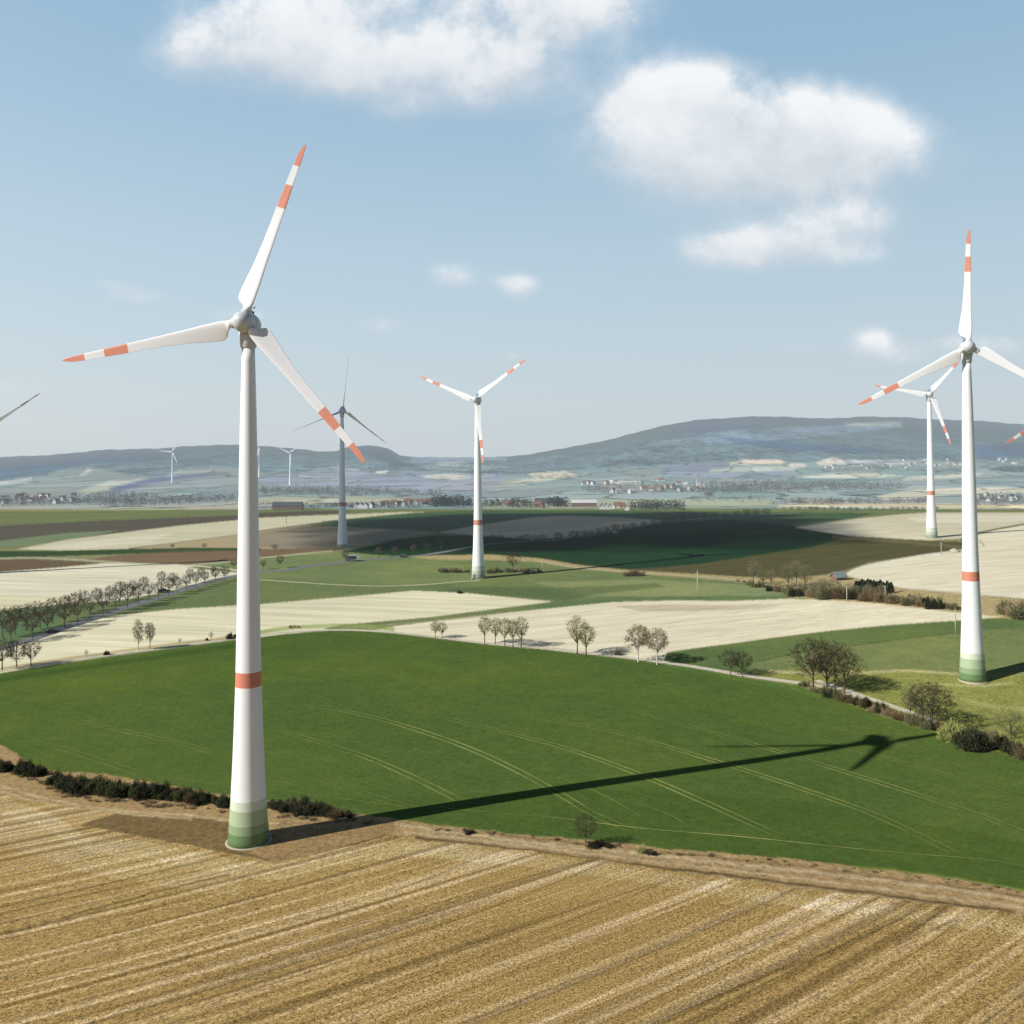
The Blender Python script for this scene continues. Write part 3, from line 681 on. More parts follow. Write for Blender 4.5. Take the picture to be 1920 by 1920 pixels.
# nacelle: drop shape behind the hub (axis -y is upwind)
nv, nf = lathe([(1.75, 2.0), (2.1, 1.4), (2.22, .4), (2.15, -.8), (1.9, -2.0), (1.5, -3.1), (1.05, -4.0), (.6, -4.6), (.12, -4.85)], 32, 'y')
NM = mesh_obj('nacelle', nv, nf, [m_shell, m_redp], midx=[1 if (i // 32) in (5,) else 0 for i in range(len(nf))], link=False).data
hv, hf = lathe([(1.95, 2.15), (2.08, 2.8), (2.05, 3.7), (1.8, 4.6), (1.35, 5.3), (.75, 5.75), (.1, 5.9)], 32, 'y')
for k in range(3):   # blade root sockets
    a0 = 2 * math.pi * k / 3; dz = Vector((math.sin(a0), 0, math.cos(a0))); dx = Vector((math.cos(a0), 0, -math.sin(a0))); b0 = len(hv)
    for j, (r, h) in enumerate(((1.05, .8), (.98, 2.1), (.9, 2.2))):
        for q in range(24):
            a = 2 * math.pi * q / 24; p = dz * h + dx * r * math.cos(a) + Vector((0, -3.7 + r * math.sin(a), 0)); hv.append(tuple(p))
        if j:
            for q in range(24): s = b0 + (j - 1) * 24; hf.append((s + q, s + (q + 1) % 24, s + 24 + (q + 1) % 24, s + 24 + q))
hv = [(a, b + .7, c) for a, b, c in hv]
HM = mesh_obj('hub', hv, hf, m_shell, link=False).data
cv, cf = lathe([(1.22, 93.2), (1.5, 93.6), (1.62, 95.0), (1.75, 95.6), (1.9, 96.4)], 40); YM = mesh_obj('yaw_collar', cv, cf, m_shell, link=False).data
def boxes(lst):
    v, f = [], []
    for (x0, y0, z0, x1, y1, z1) in lst:
        b = len(v); v += [(x0,y0,z0),(x1,y0,z0),(x1,y1,z0),(x0,y1,z0),(x0,y0,z1),(x1,y0,z1),(x1,y1,z1),(x0,y1,z1)]
        f += [tuple(b + i for i in q) for q in ((0,3,2,1),(4,5,6,7),(0,1,5,4),(1,2,6,5),(2,3,7,6),(3,0,4,7))]
    return v, f
mv, mf = boxes([(-.06,1.0,2.2,.06,1.12,3.6),(-.9,1.02,3.2,.9,1.1,3.3),(-.95,.9,3.3,-.75,1.2,3.6),(.75,.9,3.3,.95,1.2,3.55),(-.5,.6,2.2,.5,.68,2.9),(-.5,1.8,2.05,.5,1.88,2.8)])
WM = mesh_obj('weather_mast', mv, mf, m_dark, smooth_=False, link=False).data
dv, df = boxes([(-.55,-.12,.25,.55,.12,2.6),(-.9,-.9,.0,.9,0,.24)]); DM = mesh_obj('door', dv, df, m_dark, smooth_=False, link=False).data

def child(mesh, name, parent, loc=(0,0,0), rot=(0,0,0)):
    o = bpy.data.objects.new(name, mesh); COL.objects.link(o); o.parent = parent; o.location = loc; o.rotation_euler = rot; return o
def turbine(base, hubpx, yaw, phase, pitch, style, label, hub_z=98.0, s=None, group='wind turbines standing in the fields', rs=1.0, pitches=None, dooraz=130, soft=False):
    """base: foot point, yaw: about z (0 = rotor looks towards -y), phase: angle of one blade, degrees from +x"""
    root = empty('wind_turbine', base, 0, 1.0); tag(root, label, 'wind turbine', group)
    k = hub_z / 98.0
    t = child(TM['soft' if soft else style], 'tower', root); t.scale = (k ** .5, k ** .5, k)
    f = child(FM, 'foundation', root)
    yr = R(yaw)
    ya = child(YM, 'yaw_collar', root, (0, 0, 98.0 * k - 98.0), (0, 0, yr))
    n = child(NM, 'nacelle', root, (0, 0, hub_z), (0, 0, yr))
    n.rotation_mode = 'XYZ'
    w = child(WM, 'weather_mast', n)
    tilt = R(3)
    Rm = Matrix.Rotation(yr, 4, 'Z') @ Matrix.Rotation(-tilt, 4, 'X')
    hubm = Matrix.Translation((0, 0, hub_z)) @ Rm
    a0 = R(90 - phase)
    h = child(HM, 'hub', root); h.matrix_local = hubm @ Matrix.Rotation(a0, 4, 'Y')
    for i in range(3):
        b = child(BM[style], 'blade', root)
        pt = pitch if pitches is None else pitches[i]
        b.matrix_local = hubm @ Matrix.Translation((0, -3.0, 0)) @ Matrix.Rotation(a0 + i * 2 * math.pi / 3, 4, 'Y') @ Matrix.Rotation(R(pt), 4, 'Z') @ Matrix.Scale(rs, 4)
    da = R(dooraz)
    d = child(DM, 'door', root, (3.72 * math.sin(da) * k ** .5, -3.72 * math.cos(da) * k ** .5, 0), (0, 0, da)) if style != 'white' else None
    return root
def turb(px, py, hub_py, *a, D=None, **k):
    g = ground(px, py)
    if D is not None:
        x = g.x / g.y * D; g = Vector((x, D, float(terrain(x, D))))
    # height so that the hub reaches its image row
    lo, hi = 40, 200
    for _ in range(40):
        m = (lo + hi) / 2
        if float(project(np.array(g.x), np.array(g.y), np.array(g.z + m))[1]) > hub_py: lo = m
        else: hi = m
    print('turbine', px, [round(c, 1) for c in g], 'hub', round(lo, 1))
    return turbine(g, None, *a, hub_z=lo, **k)
T1 = turb(466, 1577, 608, -4, 71.2, 1, 'red', 'nearest white wind turbine, green-ringed foot in the stubble verge, long shadow over the green field', rs=1.02)
T2 = turb(1824, 1275, 653, -14, 88, 1, 'red', 'tall white wind turbine in pasture on the right, green-ringed foot, behind the hedge trees', rs=1.05)
T3 = turb(897, 1084, 750, -14, 37, 20, 'red', 'middle white wind turbine in the meadow with one blade hanging down along its tower', pitches=(0, 4, 8), dooraz=-35, soft=True)
T4 = turb(642, 1025, 770, 24, 83, 84, 'dark', 'grey wind turbine with thin feathered blades standing in the shaded ochre field', rs=1.13, group='wind turbines standing in the fields')
T5 = turb(1747, 1008, 740, -12, 49, 6, 'red', 'smaller white wind turbine beside the upper stubble field, half hidden behind a bigger tower', soft=True)
FG = 'small white wind turbines on the far plain'
def farturb(px, py, hub, phase, label, Rpx, yaw=0):
    g = ground(px, py); rs = Rpx * g.y / F / 35.5
    lo = hub
    r = turb(px, py, hub, yaw, phase, 12, 'white', label, group=FG, rs=rs); return r
farturb(323, 905, 847, 55, 'tiny white turbine on the far plain, leftmost of the three distant ones', 24)
farturb(486, 895, 837, 20, 'tiny white turbine partly hidden behind the nearest tower, middle of the distant three', 36)
farturb(544, 910, 849, 35, 'tiny white turbine with a Y-shaped rotor, rightmost of the distant three', 24)
def off_turb(px, py, hubpx, hubpy, Rpx, phase, pitch, style, label, yaw=0):
    D = 35.5 * F / Rpx; x = (hubpx - PPX) / F * D; z = float(terrain(x, D))
    lo, hi = 40, 200
    for _ in range(40):
        m = (lo + hi) / 2
        if float(project(np.array(x), np.array(D), np.array(z + m))[1]) > hubpy: lo = m
        else: hi = m
    print('off turbine', round(x), round(D), round(lo, 1))
    turbine(Vector((x, D, z)), None, yaw, phase, pitch, style, label, hub_z=lo)
off_turb(0, 0, 1990, 757, 149, 210, 8, 'red', 'wind turbine outside the right frame edge, only one red-banded blade tip reaching in', 10)
off_turb(0, 0, -22, 805, 112, 38, 70, 'dark', 'wind turbine outside the left frame edge, only one thin dark blade reaching in', 20)

# ------------------------------------------------------------------ trees
def mat_bark(name, c): return mat_plain(name, c, .95, .05, .35, 2)
m_bark = mat_bark('brown_bark', (.13, .105, .075)); m_twig = mat_bark('twig_bark', (.14, .112, .075))
m_twig_dark = mat_bark('dark_twigs', (.075, .06, .042)); m_twig_gold = mat_bark('budding_twigs', (.36, .34, .17)); m_twig_red = mat_bark('birch_twigs', (.29, .22, .14))
m_birch = mat_bark('birch_bark', (.62, .58, .5)); m_twig_olive = mat_bark('olive_twigs', (.20, .20, .095)); m_leaf_yel = mat_bark('spring_buds', (.40, .42, .14))
m_ever = mat_bark('evergreen_foliage', (.035, .052, .03)); m_brush = mat_bark('dry_brush', (.20, .15, .085)); m_brush_dark = mat_bark('dark_brush', (.056, .060, .034))
m_green_bush = mat_bark('sprouting_bush', (.085, .10, .04))

def perp(d):
    a = Vector((0, 0, 1)) if abs(d.z) < .9 else Vector((1, 0, 0)); p = d.cross(a).normalized(); return p, d.cross(p)
def tube(v, f, pts, rad, n=5):
    b = len(v)
    for i, p in enumerate(pts):
        d = (pts[min(i + 1, len(pts) - 1)] - pts[max(i - 1, 0)]).normalized(); e1, e2 = perp(d)
        for k in range(n):
            a = 2 * math.pi * k / n; v.append(tuple(p + (e1 * math.cos(a) + e2 * math.sin(a)) * rad[i]))
        if i:
            s = b + (i - 1) * n
            for k in range(n): f.append((s + k, s + (k + 1) % n, s + n + (k + 1) % n, s + n + k))
def twig(v, f, p, q, w):
    d = (q - p).normalized(); e1, e2 = perp(d); a = random.random() * math.pi
    e = (e1 * math.cos(a) + e2 * math.sin(a)) * w; e_ = (e1 * -math.sin(a) + e2 * math.cos(a)) * w
    b = len(v); v += [tuple(p - e), tuple(p + e), tuple(p + e_), tuple(q)]; f += [(b, b + 1, b + 3), (b + 1, b + 2, b + 3), (b + 2, b, b + 3)]
def rdir(d, ang, rnd=random):
    e1, e2 = perp(d); a = rnd.random() * 2 * math.pi; t = R(ang)
    return (d * math.cos(t) + (e1 * math.cos(a) + e2 * math.sin(a)) * math.sin(t)).normalized()

def bare_tree(seed, rx=.36, low=.24, droop=0.0, n2=80, n3=420, tw=5, leaf=0, wt=.02, top=1.0, leaf_s=.09, tl=.55):
    """10 m bare tree: limbs fan out from the trunk and fill a domed, lumpy crown"""
    rnd = random.Random(seed); random.seed(seed); H = 10.0
    tv, tf, cv, cf = [], [], [], []
    cz, rz, rr = H * (low + 1) / 2 + .1, H * (1 - low) / 2, H * rx
    lumps = [(rnd.random() * 6.283, rnd.uniform(-.8, 1), rnd.uniform(.75, 1.12)) for _ in range(9)]
    def env(a, el):
        k = .9
        for la, le, lk in lumps:
            d = math.cos(a - la) * math.cos(el) * math.cos(le) + math.sin(el) * math.sin(le)
            if d > .75: k += (lk - .9) * (d - .75) * 4
        return k
    def pt(rmin, rmax, elmin=-.9):
        a = rnd.random() * 6.283; el = math.asin(rnd.uniform(math.sin(elmin), 1)); r = rnd.uniform(rmin ** 2, rmax ** 2) ** .5 * env(a, el)
        w = 1 if el > 0 else (1 - .25 * (-el))
        return Vector((math.cos(a) * math.cos(el) * rr * r * w, math.sin(a) * math.cos(el) * rr * r * w, cz + math.sin(el) * rz * r))
    def curve(p, c, q, n): return [p * (1 - t) ** 2 + c * 2 * t * (1 - t) + q * t * t for t in [i / n for i in range(n + 1)]]
    lean = Vector((rnd.uniform(-.25, .25), rnd.uniform(-.25, .25), 0))
    stem = curve(Vector((0, 0, -.3)), Vector((0, 0, H * .4)) + lean, Vector((0, 0, H * .78)) - lean, 10)
    tube(tv, tf, stem, [.19 * (1 - .085 * i) * (1.25 if i == 0 else 1) for i in range(11)], 7)
    prim = []
    for k in range(13):
        q = pt(.72, .86, -.35); z0 = H * (low * .85) + (q.z - H * low) * rnd.uniform(.12, .38); z0 = max(H * low * .75, min(z0, q.z - .4)); i = min(9, max(0, int(z0 / (H * .78) * 10)))
        p = stem[i].lerp(stem[i + 1], .5); c = p.lerp(q, .5) + Vector((q.x * .10, q.y * .10, -.06 * H * rnd.uniform(-.6, 1.0)))
        pts = curve(p, c, q, 7); r0 = .085; tube(tv, tf, pts, [r0 * (1 - .8 * i / 7) for i in range(8)], 5); prim += pts[2:]
    def nearest(lst, q):
        best = None; bd = 1e9
        for p in lst:
            d = (p - q).length_squared + max(0, p.z - q.z) * 3 * (0 if droop else 1)
            if .04 < d < bd: bd = d; best = p
        return best
    sec = []; base = prim + stem[6:]
    for k in range(n2):
        q = pt(.35, .95); p = nearest(base, q); c = p.lerp(q, .5) + Vector((rnd.uniform(-.2, .2), rnd.uniform(-.2, .2), rnd.uniform(-.05, .3)))
        pts = curve(p, c, q, 4); tube(cv, cf, pts, [.035, .03, .024, .017, .01], 3); sec += pts[1:]
    for k in range(n3):
        q = pt(.5, 1.0); p = nearest(sec, q); twig(cv, cf, p, q, .013 + wt * .4)
        d0 = (q - p); L0 = d0.length; d0.normalize()
        for m_ in range(tw):
            a = p.lerp(q, rnd.uniform(.15, 1)); td = rdir(d0, rnd.uniform(20, 62)); td.z += .12 - droop * 2.2; td.normalize(); e = a + td * rnd.uniform(.4, 1.0) * tl * (1 + droop * 2)
            twig(cv, cf, a, e, wt * rnd.uniform(.6, 1.1))
            for _ in range(leaf):
                c = a.lerp(e, rnd.uniform(.2, 1)); z = rnd.uniform(.5, 1.1) * leaf_s; b = len(cv)
                a1 = Vector((rnd.uniform(-1, 1), rnd.uniform(-1, 1), rnd.uniform(-1, 1))).normalized(); a2 = perp(a1)[0]
                cv.extend([tuple(c + a1 * z), tuple(c + a2 * z), tuple(c - a1 * z)]); cf.append((b, b + 1, b + 2))
    return tv, tf, cv, cf
def tree_meshes(seed, bark, twm, **k):
    tv, tf, cv, cf = bare_tree(seed, **k)
    return mesh_obj('trunk', tv, tf, bark, link=False).data, mesh_obj('crown', cv, cf, twm, link=False, smooth_=False).data
KINDS = {
 'avenue': [tree_meshes(k, m_bark, m_twig, wt=.033, rx=.38, low=.24, n3=400, tw=9) for k in (11, 12, 13, 14)],
 'dark': [tree_meshes(k, m_bark, m_twig_dark, wt=.024, rx=.44, low=.18, tw=10) for k in (21, 22, 23)],
 'gold': [tree_meshes(k, m_bark, m_twig_gold, wt=.022, rx=.30, low=.26, tw=8, leaf=1, leaf_s=.06) for k in (31, 32, 33)],
 'birch': [tree_meshes(k, m_birch, m_twig_red, wt=.022, rx=.34, low=.24, droop=.28, leaf=1, tw=9, leaf_s=.07) for k in (41, 42)],
 'palebirch': [tree_meshes(k, m_birch, mat_bark('pale_birch_twigs', (.34, .30, .17)), wt=.02, rx=.20, low=.16, droop=.22, leaf=1, tw=8, n3=320, leaf_s=.08) for k in (45, 46)],
 'olive': [tree_meshes(k, m_bark, m_twig_olive, wt=.018, rx=.44, low=.12, tw=11, leaf=1, leaf_s=.035, n3=500) for k in (51, 52, 53)],
 'fine': [tree_meshes(k, m_bark, mat_bark('grey_twigs', (.27, .23, .16)), wt=.024, rx=.32, n3=320) for k in (61, 62)],
}
def bush_meshes(seed, mat, n=1000, leaf=True, w=.018, fill=1.0):
    """unit bush about 2.2 m wide and 1.6 m high: a lumpy dome of short twigs and small leaves over bent stems"""
    rnd = random.Random(seed); random.seed(seed); v, f = [], []
    hubs = [(rnd.uniform(-.65, .65), rnd.uniform(-.65, .65), rnd.uniform(.32, .62), rnd.uniform(.7, 1.55)) for _ in range(9)]
    for i in range(n):
        hx, hy, hr, hh = rnd.choice(hubs)
        a = rnd.random() * 6.283; el = math.asin(rnd.random() ** .8); r = rnd.uniform(.55, 1.0)
        q = Vector((hx + math.cos(a) * math.cos(el) * hr * r, hy + math.sin(a) * math.cos(el) * hr * r, max(.02, math.sin(el) * hh * r)))
        p = q.lerp(Vector((hx * .5, hy * .5, 0)), rnd.uniform(.15, .4)); q = q + Vector((rnd.uniform(-.07, .07), rnd.uniform(-.07, .07), rnd.uniform(-.04, .10))); twig(v, f, p, q, w)
        if i % 12 == 0: twig(v, f, Vector((hx * .4, hy * .4, -.1)), q, .02)
        for _ in range(2 if leaf else 1):
            c = p.lerp(q, rnd.uniform(.3, 1.1)) + Vector((rnd.uniform(-.05, .05), rnd.uniform(-.05, .05), rnd.uniform(-.05, .05))); z = rnd.uniform(.03, .075) * fill * (1 if leaf else .55)
            a1 = Vector((rnd.uniform(-1, 1), rnd.uniform(-1, 1), rnd.uniform(-1, 1))).normalized(); a2 = perp(a1)[0]; b = len(v)
            v.extend([tuple(c + a1 * z), tuple(c + a2 * z), tuple(c - a1 * z)]); f.append((b, b + 1, b + 2))
    zm = max(p[2] for p in v); v = [(a, b, c * 1.6 / zm) for a, b, c in v]
    return mesh_obj('bush', v, f, mat, link=False, smooth_=False).data
BUSH = {'dark': [bush_meshes(s, m_brush_dark, fill=1.2) for s in (71, 72, 73)], 'brown': [bush_meshes(s, m_brush, leaf=False, n=900) for s in (74, 75, 76)],
        'olive': [bush_meshes(s, m_twig_olive) for s in (77, 78)], 'green': [bush_meshes(s, m_green_bush) for s in (79,)], 'yellow': [bush_meshes(80, m_leaf_yel)],
        'dry': [bush_meshes(s, mat_bark('straw_brush', (.34, .27, .16)), leaf=False, n=700) for s in (81, 82)]}
def conifer_mesh(seed, mat):
    rnd = random.Random(seed); random.seed(seed); v, f = [], []
    for i in range(1500):
        h = rnd.random() ** .85; r = (1 - h ** 2.2) ** .6 * 2.3 + .15; a = rnd.random() * 6.283; p = Vector((0, 0, .4 + h * 9.2)); q = p + Vector((math.cos(a) * r, math.sin(a) * r, -.25 * r + rnd.uniform(-.2, .3)))
        s = p.lerp(q, rnd.uniform(.2, .75)); twig(v, f, s, q, .13)
    return mesh_obj('crown', v, f, mat, link=False, smooth_=False).data
CON = [conifer_mesh(s, m_ever) for s in (91, 92)]
ctv, ctf = [], []; tube(ctv, ctf, [Vector((0, 0, -.3)), Vector((0, 0, 4)), Vector((0, 0, 9))], [.2, .14, .04], 6); CT = mesh_obj('trunk', ctv, ctf, m_bark, link=False).data

cnt = 0
def tree(kind, px, py, hpx, label, group=None, name=None, wide=1.0, g=None):
    global cnt; cnt += 1
    g = g or ground(px, py); rnd = random.Random(cnt * 13 + 5)
    h = hpx * g.y / F; s = h / 10
    root = empty(name or ('birch_tree' if 'birch' in kind else 'conifer_tree' if kind == 'conifer' else 'bare_tree'), g, rnd.uniform(0, 6.28), (s * wide, s * wide, s))
    if kind == 'conifer': a, b = CT, rnd.choice(CON)
    else: a, b = KINDS[kind][cnt % len(KINDS[kind])]
    child(a, 'trunk', root); child(b, 'crown', root)
    tag(root, label, 'tree', group); return root
def bush(kind, px, py, hpx, label, group=None, wide=1.0, g=None):
    global cnt; cnt += 1
    g = g or ground(px, py); rnd = random.Random(cnt * 17 + 3); h = hpx * g.y / F; s = h / 1.6
    o = bpy.data.objects.new('bush', BUSH[kind][cnt % len(BUSH[kind])]); COL.objects.link(o); o.location = g; o.location.z -= .05 * h; o.rotation_euler = (0, 0, rnd.uniform(0, 6.28)); o.scale = (s * wide, s * wide, s)
    tag(o, label, 'bush', group); return o

G = 'budding trees along the crest track'
for i, (x, y, h) in enumerate([(816,1196,33),(829,1197,32),(909,1207,55),(929,1208,52),(947,1212,56),(962,1214,55),(977,1215,60),(1082,1227,75),(1099,1231,63)]):
    w = ['left of the small pair', 'right of the small pair', 'first of the row of five', 'second of the row of five', 'third of the row of five', 'fourth of the row of five', 'last of the row of five', 'taller one of the tall pair', 'rounder one of the tall pair'][i]
    tree('gold', x, y, h, 'golden budding tree by the crest track, ' + w, G, wide=1.25 if i in (0, 1, 8) else 1.0)
tree('birch', 1197, 1241, 74, 'reddish weeping birch by the crest track, left of two', 'birches along the crest track', wide=1.15)
tree('birch', 1232, 1246, 72, 'reddish weeping birch by the crest track, right of two', 'birches along the crest track', wide=1.1)
bush('brown', 1157, 1228, 15, 'small rusty bush between the tall golden pair and the reddish birches')
tree('dark', 1370, 1267, 52, 'small dark bare tree on the crest track verge, left of a pair', 'pair of dark trees', wide=1.1)
tree('dark', 1392, 1269, 50, 'small dark bare tree on the crest track verge, right of a pair', 'pair of dark trees', wide=1.1)
for i, (x, y, h) in enumerate([(1525,1294,104),(1551,1292,94),(1566,1297,98),(1583,1300,92)]):
    tree('olive' if i % 2 else 'dark', x, y, h, nth(i) + ' from the left of the big bare trees where track meets hedge', 'cluster of big bare trees', wide=1.05)
tree('olive', 1730, 1355, 80, 'wide bare tree in the right hedge, left one of two', 'twin trees in the hedge', wide=1.3)
tree('dark', 1748, 1364, 88, 'wide bare tree in the right hedge, right one of two', 'twin trees in the hedge', wide=1.3)
tree('olive', 1895, 1385, 55, 'low bare tree in the pasture near the right frame edge', wide=1.4)
tree('olive', 1707, 1342, 50, 'slim bare sapling in the hedge just left of the twin trees')
tree('palebirch', 259, 1219, 60, 'slender pale birch at the edge of the long pale field, left of two', 'pale birches')
tree('palebirch', 281, 1217, 54, 'slender pale birch at the edge of the long pale field, right of two', 'pale birches')
for i, (x, y, h) in enumerate([(162,1232,15),(337,1209,14),(396,1201,18)]):
    tree('fine', x, y, h, nth(i) + ' thin sapling from the left beside the track along the long pale field', 'thin saplings')
for i, (x, y, h, k) in enumerate([(200,1228,11,'dark'),(388,1201,7,'dark'),(435,1197,15,'dark'),(428,1198,11,'olive')]):
    bush(k, x, y, h, nth(i) + ' low bush from the left on the verge of the long pale field', 'low bushes on the verge')
for i, (x, w) in enumerate([(545, 9), (560, 7), (552, 6)]): bush('dry', x, 1178 - i, w, nth(i) + ' dry tuft on the verge right of the nearest tower', 'dry tufts')
for i, (x, y, h) in enumerate([(4,1256,60),(31,1251,54),(58,1248,48)]):
    tree('dark', x, y, h, nth(i) + ' from the left of three dark trees at the left end of the crest track', 'three dark trees', wide=1.15)
AV = [(20,1206,58),(60,1198,54),(89,1185,48),(121,1176,50),(145,1168,44),(169,1159,42),(193,1152,45),(217,1144,42),(239,1138,48),(259,1133,42),(279,1127,37),(297,1122,34),(316,1115,36),(332,1110,32),(350,1106,31),(367,1101,31),(384,1096,28),(403,1091,30),(422,1087,28)]
for i, (x, y, h) in enumerate(AV):
    tree('avenue', x, y + 1, h, nth(i) + ' bare tree from the left in the near row of the avenue', 'near row of the avenue', wide=(.8, 1.0, .92, 1.05, .86)[i % 5])
AV2 = [(5,1196,60),(28,1190,58),(50,1183,54),(75,1177,52),(98,1168,50),(122,1161,48),(140,1153,45),(158,1147,43),(182,1138,38),(205,1132,36),(225,1127,40),(250,1120,34),(270,1113,34),(303,1104,35),(324,1100,28),(357,1094,30),(377,1089,27),(400,1080,20),(438,1068,21)]
for i, (x, y, h) in enumerate(AV2):
    tree('avenue', x, y, h, nth(i) + ' bare tree from the left in the far row of the avenue', 'far row of the avenue', wide=(.95, .8, 1.05, .88)[i % 4])
for i, (x, y, h) in enumerate([(494,1068,19),(525,1065,25),(647,1054,25),(710,1046,22),(740,1044,20),(775,1040,20)]):
    tree('avenue', x, y, h, nth(i) + ' scattered roadside tree counted rightwards from the nearest tower', 'scattered roadside trees')
for i, (x, y, h) in enumerate([(323,1029,10),(383,1029,11),(515,1034,15)]):
    tree('dark', x, y, h, nth(i) + ' tiny tree from the left standing alone in the ochre field', 'field trees', wide=1.3)
RT = [(800,1034,18),(826,1030,20),(848,1028,16),(868,1026,18),(925,1019,18),(938,1018,17),(956,1020,14),(972,1020,16),(986,1022,22),(1004,1018,16),(1018,1019,18),(1047,1018,21),(1077,1016,23),(1096,1009,16),(1108,1007,14),(1123,1004,15),(1137,1001,14),(1153,998,17),(1172,996,13),(1187,993,14),(1207,990,14),(1226,987,14),(1243,985,15),(1262,981,14),(1280,979,16),(1300,977,15),(1320,975,14),(1340,974,14),(1360,973,13),(1382,972,15),(1401,971,18),(1419,970,17),(1437,969,17)]
for i, (x, y, h) in enumerate(RT):
    tree('dark', x, y, h, nth(i) + ' dark tree from the left along the far road through the shaded fields', 'trees along the far road', wide=1.35)
for i in range(24):
    x = 1470 + i * 12.5 + random.uniform(-3, 3)
    tree('dark' if i % 3 else 'fine', x, 959 - random.uniform(0, 2), random.uniform(7, 11), nth(i) + ' tiny tree from the left in the row above the upper stubble field', 'tiny trees on the upper field edge', wide=1.5)
tree('dark', 962, 1070, 38, 'lone bare tree right of the middle turbine foot in the scrub strip')
for i, x in enumerate([825,838,850,862,874,920,934,948,958,972,986,1000,1012]):
    bush('brown' if i % 2 else 'olive', x, 1072 + (x % 3), random.uniform(7, 13), nth(i) + ' scrub bush from the left in the strip beside the middle turbine', 'scrub beside the middle turbine', wide=1.6)
bush('dark', 863, 1112, 7, 'dark low bush on the corner of the pale field below the middle turbine', wide=2)
for i, (x, y, h) in enumerate([(1175,1080,14),(1190,1079,18),(1200,1080,12)]):
    bush('brown', x, y, h, nth(i) + ' brown bush from the left on the dirt path in mid meadow', 'bushes at the dirt path', wide=1.3)
# scrub belt at the right
for i, (x, y, h) in enumerate([(1413,1097,52),(1432,1098,34),(1447,1101,36),(1478,1101,46),(1493,1099,52),(1510,1102,46)]):
    tree('olive' if i % 2 else 'fine', x, y, h, nth(i) + ' tall bare tree from the left rising over the scrub belt', 'tall trees over the scrub belt', wide=1.0)
rs_ = random.Random(5)
for i in range(38):
    t = i / 37; x = 1385 + 410 * t; base = np.interp(x, [1385, 1470, 1523, 1630, 1736, 1800], [1094, 1116, 1122, 1127, 1139, 1146])
    k = rs_.choice(['brown', 'olive', 'brown', 'dark', 'dry'])
    h = np.interp(t, [0, .2, .4, .6, .85, 1], [9, 22, 30, 30, 24, 14]) * rs_.uniform(.75, 1.2)
    bush(k, x + rs_.uniform(-4, 4), base - rs_.uniform(0, 5), h, nth(i) + ' bush from the left in the scrub belt above the banded pale field', 'scrub belt bushes', wide=1.1)
for i in range(14):
    x = 1485 + i * 13 + rs_.uniform(-4, 4); tree('fine' if i % 2 else 'olive', x, np.interp(x, [1470, 1523, 1630, 1736], [1114, 1119, 1124, 1135]), rs_.uniform(26, 42) * (1 - .012 * i), nth(i) + ' slim leafless tree from the left inside the scrub belt', 'slim trees in the scrub belt')
for i, x in enumerate([1606,1611,1617,1622,1628,1633,1639,1645,1651,1657,1664,1671]):
    tree('conifer', x, 1114 - (i % 3), 29 - abs(i - 4) * .7 - (i % 2) * 2, nth(i) + ' dark conifer from the left behind the scrub belt', 'dark conifers', wide=1.2)
for i, x in enumerate([1740,1752,1764]): tree('conifer', x, 1142, 24 - 3 * i, nth(i) + ' low dark conifer from the left at the right end of the belt', 'low conifers', wide=1.1)
for i, (x, y, h) in enumerate([(1885,1150,34),(1900,1156,44),(1915,1160,42),(1930,1158,46)]):
    bush('dry' if i % 2 else 'olive', x, y, h, nth(i) + ' pale shrub from the left at the right edge behind the turbine', 'pale shrubs at the right edge')
# hedge along the right border of the green field
hd = [(1500,1290),(1560,1308),(1650,1340),(1760,1373),(1840,1396),(1925,1424)]
for i in range(46):
    t = i / 45; x = 1502 + 425 * t; y = np.interp(x, [p[0] for p in hd], [p[1] for p in hd])
    k = rs_.choice(['brown', 'brown', 'dark', 'olive', 'dry']); h = rs_.uniform(14, 26) if x > 1540 else rs_.uniform(8, 14)
    if x > 1760: h *= 1.45
    bush(k, x, y - rs_.uniform(0, 6), h, nth(i) + ' bush from the left in the hedge bordering the lush green field', 'hedge bushes on the right', wide=rs_.uniform(.9, 1.25))
bush('yellow', 1782, 1386, 42, 'yellow-green willow bush in the right hedge near the shadow tip')
bush('yellow', 1796, 1388, 36, 'smaller yellow-green willow bush beside the big dark bush', wide=1.2)
for i, (x, y, h) in enumerate([(1806,1400,42),(1822,1404,48),(1838,1406,40)]): bush('dark', x, y, h, nth(i) + ' big dark bush from the left touching the blade shadow tip', 'big dark bushes')
# verge bushes in front
vb = []
for i in range(14): vb.append((rs_.uniform(-10, 72), None, 'dark', 26))
for i in range(60): vb.append((98 + i * 5.7, None, ('dark', 'green', 'dark', 'dark', 'brown', 'dark', 'green')[i % 7], np.interp(i, [0, 8, 30, 50, 60], [26, 34, 32, 24, 18])))
for i in range(26): vb.append((504 + i * 5.9, None, 'dark' if i % 3 else 'brown', np.interp(i, [0, 8, 14, 20, 26], [22, 26, 32, 22, 14])))
for i, (x, _, k, h) in enumerate(sorted(vb, key=lambda q: q[0])):
    y = np.interp(x, [0, 70, 120, 200, 300, 430, 520, 600, 660], [1440, 1452, 1478, 1486, 1494, 1508, 1515, 1524, 1534]) + rs_.uniform(-3, 4)
    bush(k, x, y, h * rs_.uniform(.55, 1.1), nth(min(i, 98)) + ' scrubby bush from the left along the verge by the nearest turbine', 'verge bushes by the nearest turbine', wide=rs_.uniform(1.1, 1.7))
